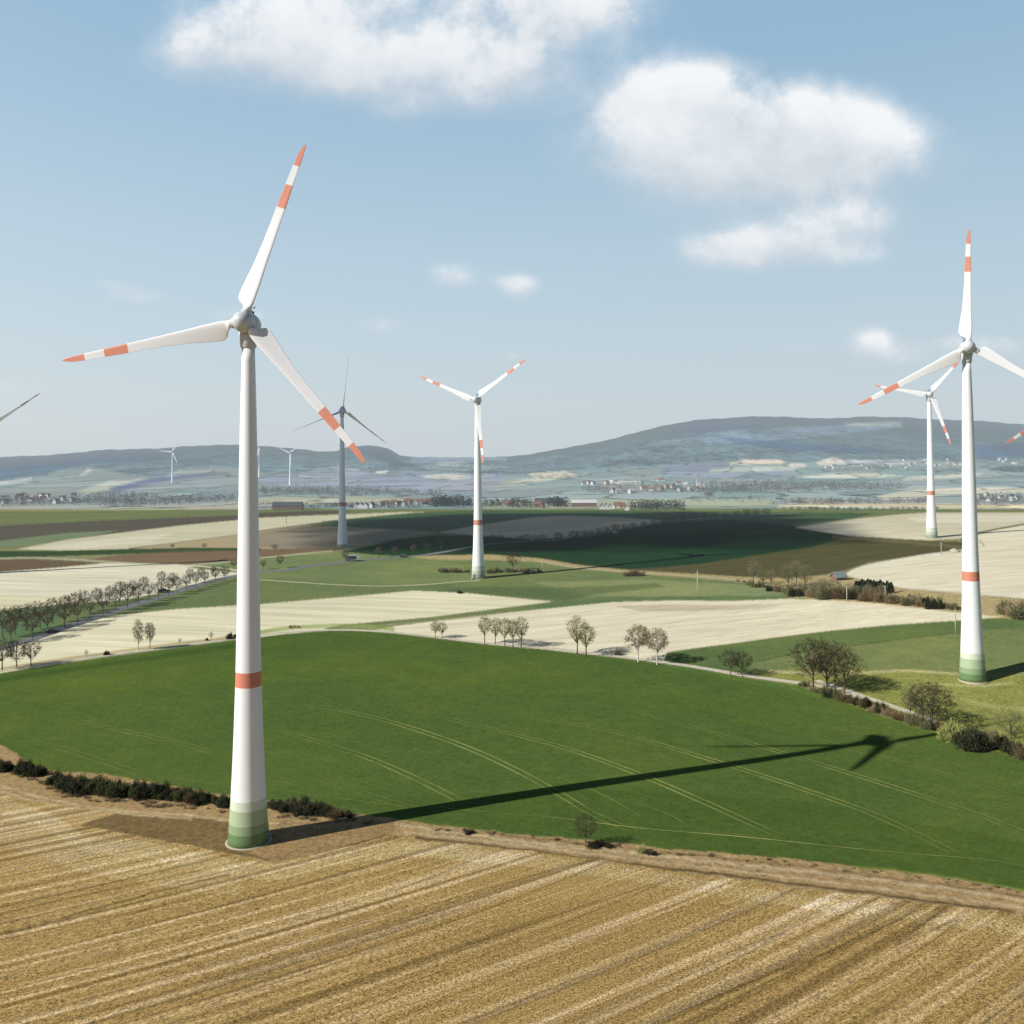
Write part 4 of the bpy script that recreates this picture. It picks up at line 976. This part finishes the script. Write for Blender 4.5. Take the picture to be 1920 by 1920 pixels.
for i in range(70):
    x = rs_.uniform(20, 700); y = np.interp(x, [0, 70, 120, 200, 300, 430, 520, 600, 660, 700], [1452, 1464, 1490, 1500, 1508, 1520, 1528, 1534, 1540, 1542]) + rs_.uniform(-3, 6)
    bush('dry', x, y, rs_.uniform(4, 9), 'small straw-coloured tuft on the verge left and right of the nearest turbine', 'straw tufts on the verge', wide=rs_.uniform(1, 2))
for i in range(60):
    x = rs_.uniform(760, 1920); y = np.interp(x, [760, 860, 1060, 1250, 1500, 1750, 1920], [1545, 1558, 1577, 1597, 1619, 1647, 1674]) + rs_.uniform(-3, 5)
    bush('dry' if i % 4 else 'brown', x, y, rs_.uniform(3, 7), 'small dry tuft on the verge between lush green field and foreground stubble', 'dry tufts along the lower verge', wide=rs_.uniform(1, 2.5))
tree('dark', 1098, 1588, 64, 'gnarled dark little tree alone on the verge in front', wide=.95)
bush('dark', 1128, 1588, 17, 'dark bramble right of the gnarled little tree', wide=1.5)
bush('dark', 1112, 1589, 14, 'dark bramble at the foot of the gnarled little tree', wide=1.6)
bush('yellow', 1204, 1598, 17, 'yellow-green tuft on the verge right of the gnarled tree')
bush('dark', 1222, 1602, 12, 'small dark clump right of the yellow-green tuft', wide=1.4)
bush('dark', 880, 1562, 8, 'flat dark clump on the verge just right of the tower shadow', wide=2.5)

# ------------------------------------------------------------------ houses, poles, vehicles
W = {'white': mat_plain('white_render', (.60, .59, .56), .9, .1, .05), 'cream': mat_plain('cream_render', (.62, .55, .42), .9, .1, .08), 'brick': mat_plain('red_brick', (.20, .13, .10), .9, .1, .15)}
RF = {'green': mat_plain('green_grey_roof', (.22, .27, .25), .8, .1, .2), 'red': mat_plain('red_roof_tiles', (.27, .15, .11), .85, .1, .2), 'dark': mat_plain('slate_roof', (.08, .085, .10), .7, .2, .2), 'grey': mat_plain('grey_roof', (.34, .35, .35), .7, .2, .15), 'pale': mat_plain('pale_sheet_roof', (.62, .62, .6), .6, .3, .1)}
m_glass = mat_plain('window_glass', (.05, .06, .08), .2, .6, .1)
HC = {}
def house_parts(wall, roof, L=12, Wd=9, He=5.5, Hr=4.5):
    key = (wall, roof, L, Wd, He, Hr)
    if key in HC: return HC[key]
    x, y = L / 2, Wd / 2
    v = [(-x,-y,-1),(x,-y,-1),(x,y,-1),(-x,y,-1),(-x,-y,He),(x,-y,He),(x,y,He),(-x,y,He),(-x,0,He+Hr),(x,0,He+Hr)]
    f = [(0,1,5,4),(2,3,7,6),(1,2,6,9,5),(3,0,4,8,7)]
    a = mesh_obj('wall', v, f, W[wall], smooth_=False, link=False).data
    o, t = .5, .25; sl = Hr / y
    v = []; f = []
    for s in (-1, 1):
        b = len(v)
        for xx in (-x - o, x + o):
            v += [(xx, s * (y + o), He - o * sl + .05), (xx, 0, He + Hr + .06), (xx, 0, He + Hr + .06 + t), (xx, s * (y + o), He - o * sl + .05 + t)]
        f += [(b, b+1, b+5, b+4), (b+1, b+2, b+6, b+5), (b+2, b+3, b+7, b+6), (b+3, b, b+4, b+7), (b, b+3, b+2, b+1), (b+4, b+5, b+6, b+7)]
    r = mesh_obj('roof', v, f, RF[roof], smooth_=False, link=False).data
    cv, cf = boxes([(x*.4, .6, He + Hr*.4, x*.4 + .9, 1.5, He + Hr + 1.1)]); c = mesh_obj('chimney', cv, cf, W['brick'], smooth_=False, link=False).data
    wv, wf = boxes([(-.55, -.06, 0, .55, .03, 1.4)]); w = mesh_obj('window', wv, wf, m_glass, smooth_=False, link=False).data
    dv, df = boxes([(-.55, -.06, 0, .55, .03, 2.1)]); d = mesh_obj('door', dv, df, m_dark, smooth_=False, link=False).data
    HC[key] = (a, r, c, w, d); return HC[key]
def house(px, py, wall, roof, label, rz=0, s=1.0, L=12, Wd=9, He=5.5, Hr=4.5, name='house', cat='house', group=None):
    g = ground(px, py); a, r, c, w, d = house_parts(wall, roof, L, Wd, He, Hr)
    root = empty(name, g, R(rz), s); child(a, 'wall', root); ro = child(r, 'roof', root)
    if name == 'house': child(c, 'chimney', ro)
    if g.y < 2600 and name == 'house':
        for xx in (-.3, .3):
            child(w, 'window', root, (L * xx, -Wd / 2, 1.2))
            child(w, 'window', root, (L * xx, -Wd / 2, 3.7))
        child(w, 'window', root, (-L / 2, 0, 5.5), (0, 0, R(-90)))
        child(d, 'door', root, (0, -Wd / 2, 0))
    tag(root, label, cat, group); return root
V1 = 'houses of the near village'
lst = [(668,952,'white','dark',80,1.0),(677,953,'white','dark',85,1.05),(686,953,'white','dark',85,1.0),(697,952,'white','dark',70,1.0),(703,951,'white','grey',10,1.0),(717,948,'cream','red',20,.9),(724,947,'white','red',10,1),(738,946,'cream','red',0,1),(748,949,'white','dark',30,1),(757,949,'white','dark',80,1),
       (764,944,'cream','red',5,1.1),(772,945,'white','red',15,1.0),(780,948,'white','grey',85,1.1),(786,943,'cream','red',0,1),(796,946,'brick','red',20,1),(805,943,'white','red',10,.9),(922,946,'white','dark',20,.8),(932,944,'white','red',70,.8),(948,949,'cream','red',10,.9),(955,948,'brick','red',5,1),(978,947,'white','dark',70,.9),(1009,951,'brick','red',8,1.1),(1016,952,'brick','red',70,.9),
       (1130,955,'white','dark',88,1),(1137,955,'white','dark',85,1),(1145,955,'white','dark',86,.9),(1158,954,'cream','red',3,1.1),(1166,954,'cream','red',8,1),(1176,957,'white','grey',80,.8)]
for i, (x, y, w, r, rz, s) in enumerate(lst):
    house(x, y, w, r, nth(i) + f' village house from the left behind the fields, {"brick" if w=="brick" else w} walls, {r} roof', rz, s * .8, group=V1)
V2 = 'houses of the hazy village'
lst = []
for i, (x, y) in enumerate([(1095,909),(1104,908),(1112,909),(1138,908),(1146,907),(1156,906),(1165,908),(1176,907),(1192,908),(1202,907),(1150,924),(1160,925),(1184,925),(1206,918),(1222,921),(1232,918),(1240,920),(1250,917),(1262,915),(1275,922),(1294,920),(1306,920),(1242,902),(1236,903),(1272,909),(1285,912),(1318,913)]):
    lst.append((x, y, random.choice(['white', 'white', 'cream']), 'red' if 1215 < x < 1265 else random.choice(['grey', 'pale', 'red'])))
for i, (x, y, w, r) in enumerate(lst):
    house(x, y, w, r, nth(i) + f' house of the hazy middle-distance village, {w} walls, {r} roof', random.uniform(-30, 60), 1.0, group=V2)
house(1310, 917, 'white', 'grey', 'pale village church with pointed roof in the haze', 0, 1.2, L=8, Wd=6, He=16, Hr=14, name='church', cat='church')
V3 = 'houses at the foot of the right hill'
for i in range(44):
    if i < 26: x, y = random.uniform(1690, 1915), random.uniform(862, 874)
    elif i < 34: x, y = random.uniform(1530, 1700), random.uniform(872, 880)
    else: x, y = random.uniform(1830, 1915), random.uniform(926, 942)
    w = 'white' if random.random() < .8 else 'cream'; r = random.choice(['grey', 'pale', 'red', 'dark'])
    house(x, y, w, r, nth(i) + f' scattered house on the right slopes, {w} walls, {r} roof, seen as a speck', random.uniform(0, 90), .95 if i < 34 else .7, group=V3)
V4 = 'houses of the left edge village'
for i in range(30):
    x, y = random.uniform(0, 145), random.uniform(931, 946)
    w = 'white' if random.random() < .8 else 'cream'; r = random.choice(['grey', 'red', 'dark'])
    house(x, y, w, r, nth(i) + f' house of the village at the left frame edge, {w} walls, {r} roof', random.uniform(0, 90), .85, group=V4)
BARN = dict(name='barn', cat='barn')
house(1028, 944, 'brick', 'dark', 'long dark barn left of a copse behind the fields', 3, 1, L=44, Wd=14, He=5, Hr=4, **BARN)
house(1095, 950, 'brick', 'pale', 'long pale-roofed barn near the village, right of the copse', -2, 1, L=36, Wd=14, He=6, Hr=4, **BARN)
house(500, 955, 'white', 'grey', 'grey farm shed just right of the nearest tower', 5, 1, L=24, Wd=10, He=4, Hr=3, **BARN)
house(540, 956, 'brick', 'dark', 'big dark farm building behind the pale strip field', 2, 1, L=40, Wd=14, He=6, Hr=5, **BARN)
house(1180, 908, 'white', 'pale', 'long pale warehouse in the hazy village', 2, 1, L=60, Wd=20, He=6, Hr=3, **BARN)
house(1573, 1087, 'brick', 'green', 'small shed with grey-green pitched roof at the corner of the sloping stubble field', 15, 1, L=6, Wd=5, He=1.6, Hr=2.2, name='shed', cat='shed')
def heap():
    g = ground(1790, 1034); v, f = lathe([(3.0, 0), (2.6, .6), (1.7, 1.2), (.6, 1.7), (.05, 1.8)], 14)
    v = [(a * (1 + .2 * math.sin(a * 3 + b)), b * 1.4, c * (1 + .15 * math.sin(b * 4))) for a, b, c in v]
    o = mesh_obj('lime_heap', v, f, m_conc); o.location = g; tag(o, 'low white heap at the edge of the sloping stubble field', 'heap')
heap()
def pole(px, py, hpx, label, metal=False):
    g = ground(px, py); h = hpx * g.y / F; root = empty('utility_pole', g)
    v, f = lathe([(.24, -.5), (.22, h * .5), (.15, h)], 10); m = m_conc if metal else m_bark; mesh_obj('post', v, f, m, root)
    v, f = boxes([(-1.1, -.08, h * .9, 1.1, .08, h * .9 + .16)]); mesh_obj('crossarm', v, f, m, root, False)
    for x in (-.9, 0, .9):
        z0 = h * .9 + .16 if x else h; v, f = lathe([(.07, z0), (.11, z0 + .15), (.05, z0 + .35)], 8); v = [(a + x, b, c) for a, b, c in v]; mesh_obj('insulator', v, f, m_dark, root)
    tag(root, label, 'utility pole', 'utility poles')
pole(1308, 1122, 52, 'tall grey utility pole in the green meadow below the shaded wheat field', True)
pole(537, 982, 16, 'small dark utility pole standing in the pale strip right of the nearest tower')
pole(1765, 1040, 24, 'thin utility pole by the corner of the dark ploughed field', True)
pole(1792, 1188, 46, 'pale utility pole in green crop just left of the tall right turbine', True)
pole(1018, 1068, 20, 'thin utility pole in dry grass right of the middle turbine', True)
pole(353, 982, 24, 'thin pole in the dark strip left of the nearest tower')
pole(1660, 1128, 30, 'pole rising from the scrub belt right of the conifers', True)
pole(1588, 1126, 28, 'pole rising from the scrub belt left of the conifers', True)

m_tyre = mat_plain('tyre_rubber', (.02, .02, .02), .8, .1, .1)
def car(px, py, rz, color, label, kind='car', s=1.0, g=None):
    g = g or ground(px, py); g = g.copy(); g.z += .1
    m = mat_plain(kind + '_paint', color, .3, .5, .03)
    root = empty('truck' if kind == 'truck' else 'car', g, R(rz), s)
    def prism(prof, w, name, mt, par, inset=0):
        n = len(prof); v = [(x, -w / 2, z) for x, z in prof] + [(x, w / 2, z) for x, z in prof]
        f = [tuple(range(n))[::-1], tuple(range(n, 2 * n))] + [(i, (i + 1) % n, n + (i + 1) % n, n + i) for i in range(n)]
        return mesh_obj(name, v, f, mt, par, False)
    if kind == 'car':
        prism([(-2.2, .35), (2.2, .35), (2.25, .75), (1.2, .95), (-1.9, 1.0), (-2.25, .9)], 1.8, 'body', m, root)
        prism([(-1.85, .98), (1.1, .96), (.35, 1.42), (-1.3, 1.45)], 1.6, 'window', m_glass, root)
        prism([(-1.28, 1.455), (.33, 1.425), (.25, 1.5), (-1.2, 1.52)], 1.5, 'roof', m, root)
        ws = [(-1.35, .33), (1.35, .33)]; wd = 1.8
    else:
        prism([(-4.5, 1.0), (2.6, 1.0), (2.6, 3.6), (-4.5, 3.6)], 2.5, 'cargo_box', mat_plain('grey_tarp', (.12, .13, .15), .7, .2, .1), root)
        prism([(-4.55, 3.62), (2.65, 3.62), (2.6, 3.85), (-4.5, 3.85)], 2.5, 'cargo_roof', m, root)
        prism([(2.8, .7), (4.9, .7), (4.9, 1.8), (4.4, 3.1), (2.8, 3.2)], 2.4, 'cab', m, root)
        prism([(4.93, 1.85), (4.96, 1.9), (4.5, 3.0), (4.45, 2.95)], 2.1, 'window', m_glass, root)
        ws = [(-3.4, .5), (-2.2, .5), (3.8, .5)]; wd = 2.5
    for x, r in ws:
        for sy in (-1, 1):
            v, f = lathe([(r * .9, -.12), (r, -.08), (r, .08), (r * .9, .12)], 16, 'y'); v = [(a + x, b + sy * wd / 2, c + r) for a, b, c in v]
            mesh_obj('wheel', v, f, m_tyre, root)
    tag(root, label, kind, None)
car(97, 1186, 38, (.03, .035, .04), 'dark car driving between the avenue trees near the left edge')
car(308, 1111, 30, (.05, .05, .055), 'black car parked beside the avenue where the tree rows thin out', s=1.3)
car(661, 1052, 8, (.75, .75, .72), 'white truck with grey load on the road right of the nearest tower', 'truck', s=.95)
car(757, 1045, 5, (.04, .045, .05), 'dark car on the road ahead of the white truck', s=1.2)
car(1155, 1000, 10, (.85, .72, .15), 'bright yellow object built as a car at the edge of the shaded wheat field')  # unidentified yellow object, given the shape of a car

# ------------------------------------------------------------------ far woods and copses (masses of trees)
def wood_mass(name, poly_pts, n, hm, mat, label):
    """many small crowns standing along a strip; one mass"""
    v, f = [], []; rnd = random.Random(hash(name + label) % 1000 + 3 if False else len(label) * 7 + n)
    for i in range(int(n * 1.9)):
        # random point inside the strip polygon
        x0 = min(p[0] for p in poly_pts); x1 = max(p[0] for p in poly_pts); y0 = min(p[1] for p in poly_pts); y1 = max(p[1] for p in poly_pts)
        for _ in range(50):
            x, y = rnd.uniform(x0, x1), rnd.uniform(y0, y1)
            if bool(inside(poly_pts, np.array([x]), np.array([y]))[0]): break
        g = ground(x, y); h = hm * rnd.uniform(.4, 1.05); w = h * rnd.uniform(.45, .8)
        k = 26
        for _ in range(k):
            a = rnd.random() * 6.283; zz = rnd.uniform(.1, 1); r = w * math.sin(math.pi * min(1, zz * .85 + .12)) * rnd.uniform(.3, 1.1)
            c = g + Vector((math.cos(a) * r, math.sin(a) * r, h * zz)); s = h * rnd.uniform(.05, .12)
            a1 = Vector((rnd.uniform(-1, 1), rnd.uniform(-1, 1), rnd.uniform(-1, 1))).normalized(); a2 = perp(a1)[0]; b = len(v)
            v.extend([tuple(c + a1 * s), tuple(c + a2 * s), tuple(c - a1 * s * .8), tuple(c - a2 * s * .7)]); f.append((b, b + 1, b + 2, b + 3))
        b = len(v); t = h * .02; v.extend([(g.x - t, g.y, g.z), (g.x + t, g.y, g.z), (g.x, g.y, g.z + h * .8)]); f.append((b, b + 1, b + 2))
    o = mesh_obj(name, v, f, mat, smooth_=False); tag(o, label, 'woodland', kind='stuff'); return o
m_wd = mat_bark('grey_wood', (.17, .15, .13)); m_wdd = mat_bark('dark_wood', (.03, .038, .032)); m_wdb = mat_bark('brown_wood', (.15, .11, .08))
wood_mass('woodland', [(145,948),(160,934),(200,926),(260,932),(340,936),(447,932),(447,941),(335,947),(240,952)], 260, 13, m_wd, 'grey leafless woodland band left of the nearest tower')
wood_mass('woodland', [(0,950),(0,936),(150,938),(150,948)], 90, 12, m_wd, 'grey trees among the village at the left edge')
wood_mass('woodland', [(485,928),(485,918),(600,916),(740,920),(840,926),(830,931),(600,931)], 300, 13, m_wd, 'grey leafless woodland band behind the near village')
wood_mass('copse', [(808,951),(812,944),(850,942),(884,945),(884,952)], 110, 15, m_wdd, 'dense dark copse at the right end of the near village')
wood_mass('hedgerow', [(485,956),(600,953),(665,953),(665,949),(560,950),(485,950)], 110, 8, m_wdd, 'dark hedgerow left of the near village')
wood_mass('garden_trees', [(665,953),(700,947),(810,943),(810,952),(740,954)], 70, 9, m_wdd, 'dark garden trees between the near village houses')
wood_mass('village_trees', [(900,952),(905,944),(1000,942),(1000,953)], 90, 11, m_wdd, 'dark trees in the village right of the middle tower')
wood_mass('copse', [(1022,951),(1026,947),(1062,945),(1064,952)], 30, 14, m_wdd, 'small dark copse beside the long barn')
wood_mass('village_trees', [(1180,958),(1186,949),(1280,950),(1284,958)], 70, 12, m_wdd, 'dark trees right of the village end')
wood_mass('woodland', [(1090,926),(1090,914),(1320,912),(1330,922),(1200,928)], 110, 14, m_wd, 'hazy trees around the middle-distance village')
wood_mass('woodland', [(1290,926),(1300,912),(1420,904),(1600,908),(1700,912),(1680,920),(1450,926)], 330, 15, m_wd, 'hazy leafless woodland band right of the hazy village')
wood_mass('woodland', [(1440,946),(1500,938),(1600,940),(1740,938),(1760,944),(1500,948)], 150, 9, m_wdb, 'reddish brown scrub woods before the pale far field')
wood_mass('woodland', [(1800,950),(1820,934),(1920,928),(1920,948)], 90, 10, m_wd, 'leafless trees around the houses at the right edge')
wood_mass('woodland', [(1500,888),(1600,878),(1700,876),(1840,878),(1840,884),(1600,886)], 160, 16, m_wd, 'faint woods along the foot of the right hill')
wood_mass('woodland', [(1850,884),(1880,878),(1920,876),(1920,886)], 60, 16, m_wdd, 'dark wood at the foot of the right hill by the frame edge')
wood_mass('woodland', [(970,895),(1060,892),(1120,895),(1230,890),(1230,894),(1000,899)], 60, 12, m_wd, 'thin hazy hedgerows in the central valley')
wood_mass('woodland', [(750,872),(940,868),(940,884),(800,880)], 110, 16, m_wd, 'hazy woods in the gap between the two hills')
wood_mass('orchard', [(1280,945),(1300,936),(1440,932),(1440,944)], 28, 10, m_wd, 'scattered orchard trees in the pale green meadow')

# ------------------------------------------------------------------ the cloud whose shadow lies on the middle fields
def cloud():
    n = N('cloud_vapour', haze=False)
    p = n.pos(); a = n.ramp(n.noise(p, .012, 3, .6), .30, .62)
    b = n.new('ShaderNodeBsdfDiffuse'); b.inputs[0].default_value = (.9, .9, .9, 1)
    t = n.new('ShaderNodeBsdfTransparent'); mx = n.new('ShaderNodeMixShader')
    n.t.links.new(n.math('ADD', n.math('MULTIPLY', a, .27), .11), mx.inputs[0]); n.t.links.new(t.outputs[0], mx.inputs[1]); n.t.links.new(b.outputs[0], mx.inputs[2]); n.t.links.new(mx.outputs[0], n.out.inputs[0])
    poly = [(505,988),(620,975),(800,964),(1000,960),(1300,960),(1480,966),(1590,976),(1660,1003),(1700,1018),(1700,1030),(1600,1042),(1500,1042),(1350,1034),(1200,1032),(1060,1034),(920,1030),(760,1036),(640,1035),(505,1034)]
    rnd = random.Random(3); W_pts = [ground(*p) for p in poly]; P2 = [(p.x, p.y) for p in W_pts]
    x0, x1 = min(p[0] for p in P2), max(p[0] for p in P2); y0, y1 = min(p[1] for p in P2), max(p[1] for p in P2)
    v, f = [], []; alt = 900.0; k = alt / TO_SUN.z
    for i in range(420):
        x, y = rnd.uniform(x0, x1), rnd.uniform(y0, y1); r = rnd.uniform(26, 62)
        ok = all(bool(inside(P2, np.array([x + dx * r * 1.25]), np.array([y + dy * r * 1.0]))[0]) for dx, dy in ((0, 0), (1, 0), (-1, 0), (0, 1), (0, -1)))
        if not ok: continue
        c = Vector((x, y, 5)) + TO_SUN * k; c.z += rnd.uniform(-10, 25)
        nu, nv_ = 12, 7; b = len(v)
        for j in range(nv_ + 1):
            th = math.pi * j / nv_
            for q in range(nu):
                ph = 2 * math.pi * q / nu; bump = 1 + .12 * math.sin(3 * ph + i) * math.sin(2 * th + i)
                v.append((c.x + r * bump * math.sin(th) * math.cos(ph), c.y + r * bump * math.sin(th) * math.sin(ph), c.z + .4 * r * bump * math.cos(th)))
        for j in range(nv_):
            for q in range(nu): f.append((b + j * nu + q, b + j * nu + (q + 1) % nu, b + (j + 1) * nu + (q + 1) % nu, b + (j + 1) * nu + q))
    o = mesh_obj('cloud', v, f, n.m); o['kind'] = 'structure'
cloud()

# ------------------------------------------------------------------ sun and sky
sun = bpy.data.objects.new('sun', bpy.data.lights.new('sun', 'SUN')); COL.objects.link(sun)
sun.data.energy = 5.0; sun.data.angle = R(.53); sun.data.color = (1, .965, .895)
sun.rotation_euler = (-TO_SUN).to_track_quat('-Z', 'Y').to_euler(); sun.location = (-200, -100, 200)
world = bpy.data.worlds.new('World'); scene.world = world; world.use_nodes = True
wt = world.node_tree; wt.nodes.clear(); L = wt.links
class WN(N):
    def __init__(s, t): s.t = t
w = WN(wt)
sky = w.new('ShaderNodeTexSky', sky_type='NISHITA'); sky.sun_disc = False; sky.sun_elevation = SUN_EL; sky.sun_rotation = R(90) + SUN_AZ + math.pi
sky.altitude = 200; sky.air_density = 1.0; sky.dust_density = 2.2; sky.ozone_density = 1.5
tc = w.new('ShaderNodeTexCoord').outputs['Generated']
sp = w.new('ShaderNodeSeparateXYZ'); L.new(tc, sp.inputs[0])
yv = w.math('MAXIMUM', sp.outputs[1], .02)
U = w.math('DIVIDE', sp.outputs[0], yv); Vv = w.math('DIVIDE', sp.outputs[2], yv)
front = w.ramp(sp.outputs[1], .05, .3)
# soft wobble of the outlines
cb = w.new('ShaderNodeCombineXYZ'); L.new(U, cb.inputs[0]); L.new(Vv, cb.inputs[1])
n1 = w.new('ShaderNodeTexNoise'); L.new(cb.outputs[0], n1.inputs['Vector']); n1.inputs['Scale'].default_value = 9; n1.inputs['Detail'].default_value = 9; n1.inputs['Roughness'].default_value = .62
n2 = w.new('ShaderNodeTexNoise'); L.new(cb.outputs[0], n2.inputs['Vector']); n2.inputs['Scale'].default_value = 30; n2.inputs['Detail'].default_value = 7; n2.inputs['Roughness'].default_value = .6
# clouds: (image pixel x, y, half width, half height, weight)
CL = [(330,98,75,42,.75),(430,70,130,70,1.1),(560,60,140,80,1.25),(650,120,130,50,.9),(760,110,130,60,.75),(840,185,110,42,.65),(900,90,190,90,.85),(1050,50,120,75,.8),(820,-10,300,40,.9),(1080,10,110,50,.9),(960,140,120,50,.6),(740,205,40,16,.4),
      (1150,270,90,55,.6),(1240,210,120,70,1.0),(1330,180,80,55,1.15),(1360,240,170,85,1.25),(1330,320,140,60,.9),(1470,250,130,80,1.15),(1570,230,75,52,1.2),(1620,280,120,62,1.0),(1700,290,80,55,.7),(1480,330,190,42,.7),(1420,372,110,35,.5),(1290,160,50,30,.5),(1210,175,60,30,.4),
      (1610,402,85,30,1.2),(1490,430,130,28,1.05),(1400,462,90,22,1.0),(1480,475,135,36,1.15),(1590,475,60,20,.7),(1350,480,60,20,.8),
      (852,523,42,26,1.35),(972,538,38,22,1.3),(718,608,40,14,1.3),(205,530,46,13,.9),(250,554,46,14,1.1),(430,590,34,14,.6),(480,592,34,12,.6),(1640,648,40,28,1.25),(1690,665,36,20,.9),(1800,650,60,24,.8),(1880,655,50,22,.8),(955,665,30,10,.6),(1500,655,60,14,.45),(10,725,30,14,.7),(1060,540,30,8,.5)]
acc = None; vert = None
for (x, y, a, b, k) in CL:
    cx = (x - 960) / F; cy = (855 - .0073 * (x - 960) - y) / F
    dx = w.math('MULTIPLY_ADD', U, F / (a * 1.22)); dx.node.inputs[2].default_value = -cx * F / (a * 1.22)
    dy = w.math('MULTIPLY_ADD', Vv, F / (b * 1.22)); dy.node.inputs[2].default_value = -cy * F / (b * 1.22)
    r2 = w.math('MULTIPLY_ADD', dx, dx); L.new(w.math('MULTIPLY', dy, dy), r2.node.inputs[2])
    g = w.math('POWER', .333, r2)
    if acc is None: acc = w.math('MULTIPLY', g, k); vert = w.math('MULTIPLY', w.math('MULTIPLY', g, k), dy)
    else:
        a2 = w.math('MULTIPLY_ADD', g, k); L.new(acc, a2.node.inputs[2]); acc = a2
        if b > 20:
            v2 = w.math('MULTIPLY_ADD', w.math('MULTIPLY', g, k), dy); L.new(vert, v2.node.inputs[2]); vert = v2
nn = w.math('SUBTRACT', w.math('ADD', w.math('MULTIPLY', n1.outputs['Fac'], 1.5), w.math('MULTIPLY', n2.outputs['Fac'], .36)), .93)
dens = w.math('ADD', w.math('MULTIPLY', acc, w.math('ADD', 1.0, w.math('MULTIPLY', nn, 1.3))), w.math('MULTIPLY', nn, .36))
lit = w.math('ADD', w.math('DIVIDE', vert, w.math('ADD', acc, .15)), w.math('MULTIPLY', nn, 1.3))
wid = w.math('SUBTRACT', 2.15, w.math('MULTIPLY', w.ramp(lit, -.3, .7), .85))
mask = w.math('DIVIDE', w.math('SUBTRACT', dens, .15), wid, True)
mask = w.math('MULTIPLY', mask, w.math('MULTIPLY', mask, w.math('SUBTRACT', 3, w.math('MULTIPLY', mask, 2))))
mask = w.math('MULTIPLY', mask, front)
mask = w.math('MULTIPLY', mask, w.ramp(sp.outputs[2], .0, .10))
mask = w.math('MULTIPLY', mask, .95)
ccol = w.mix(w.ramp(lit, -.8, .75), (.60, .67, .73), (.94, .955, .97))
S0 = w.mix(1.0, sky.outputs[0], (.105, .105, .105), 'MULTIPLY')
grad = w.mix(w.ramp(sp.outputs[2], .0, .20), (.615, .695, .745), (.52, .665, .76))
grad = w.mix(w.ramp(sp.outputs[2], .12, .46), grad, (.31, .50, .68))
grad = w.mix(w.ramp(sp.outputs[2], .44, .53), grad, (.02, .05, .13))
S1 = w.mix(.88, S0, grad)
fin = w.mix(mask, S1, ccol)
rear = w.ramp(sp.outputs[1], .15, .76)
fin = w.mix(rear, w.mix(1.0, fin, (.42, .48, .6), 'MULTIPLY'), fin)
sc10 = w.mix(1.0, fin, (10, 10, 10), 'MULTIPLY')
bg = w.new('ShaderNodeBackground'); L.new(sc10, bg.inputs[0]); bg.inputs[1].default_value = .1
world.cycles.sampling_method = 'MANUAL'; world.cycles.sample_map_resolution = 256
wo = w.new('ShaderNodeOutputWorld'); L.new(bg.outputs[0], wo.inputs[0])

scene.view_settings.view_transform = 'Standard'; scene.view_settings.look = 'None'; scene.view_settings.exposure = 0
scene.cycles.transparent_max_bounces = 24; scene.cycles.max_bounces = 4; scene.cycles.diffuse_bounces = 2; scene.cycles.glossy_bounces = 2
print('objects', len(bpy.data.objects))
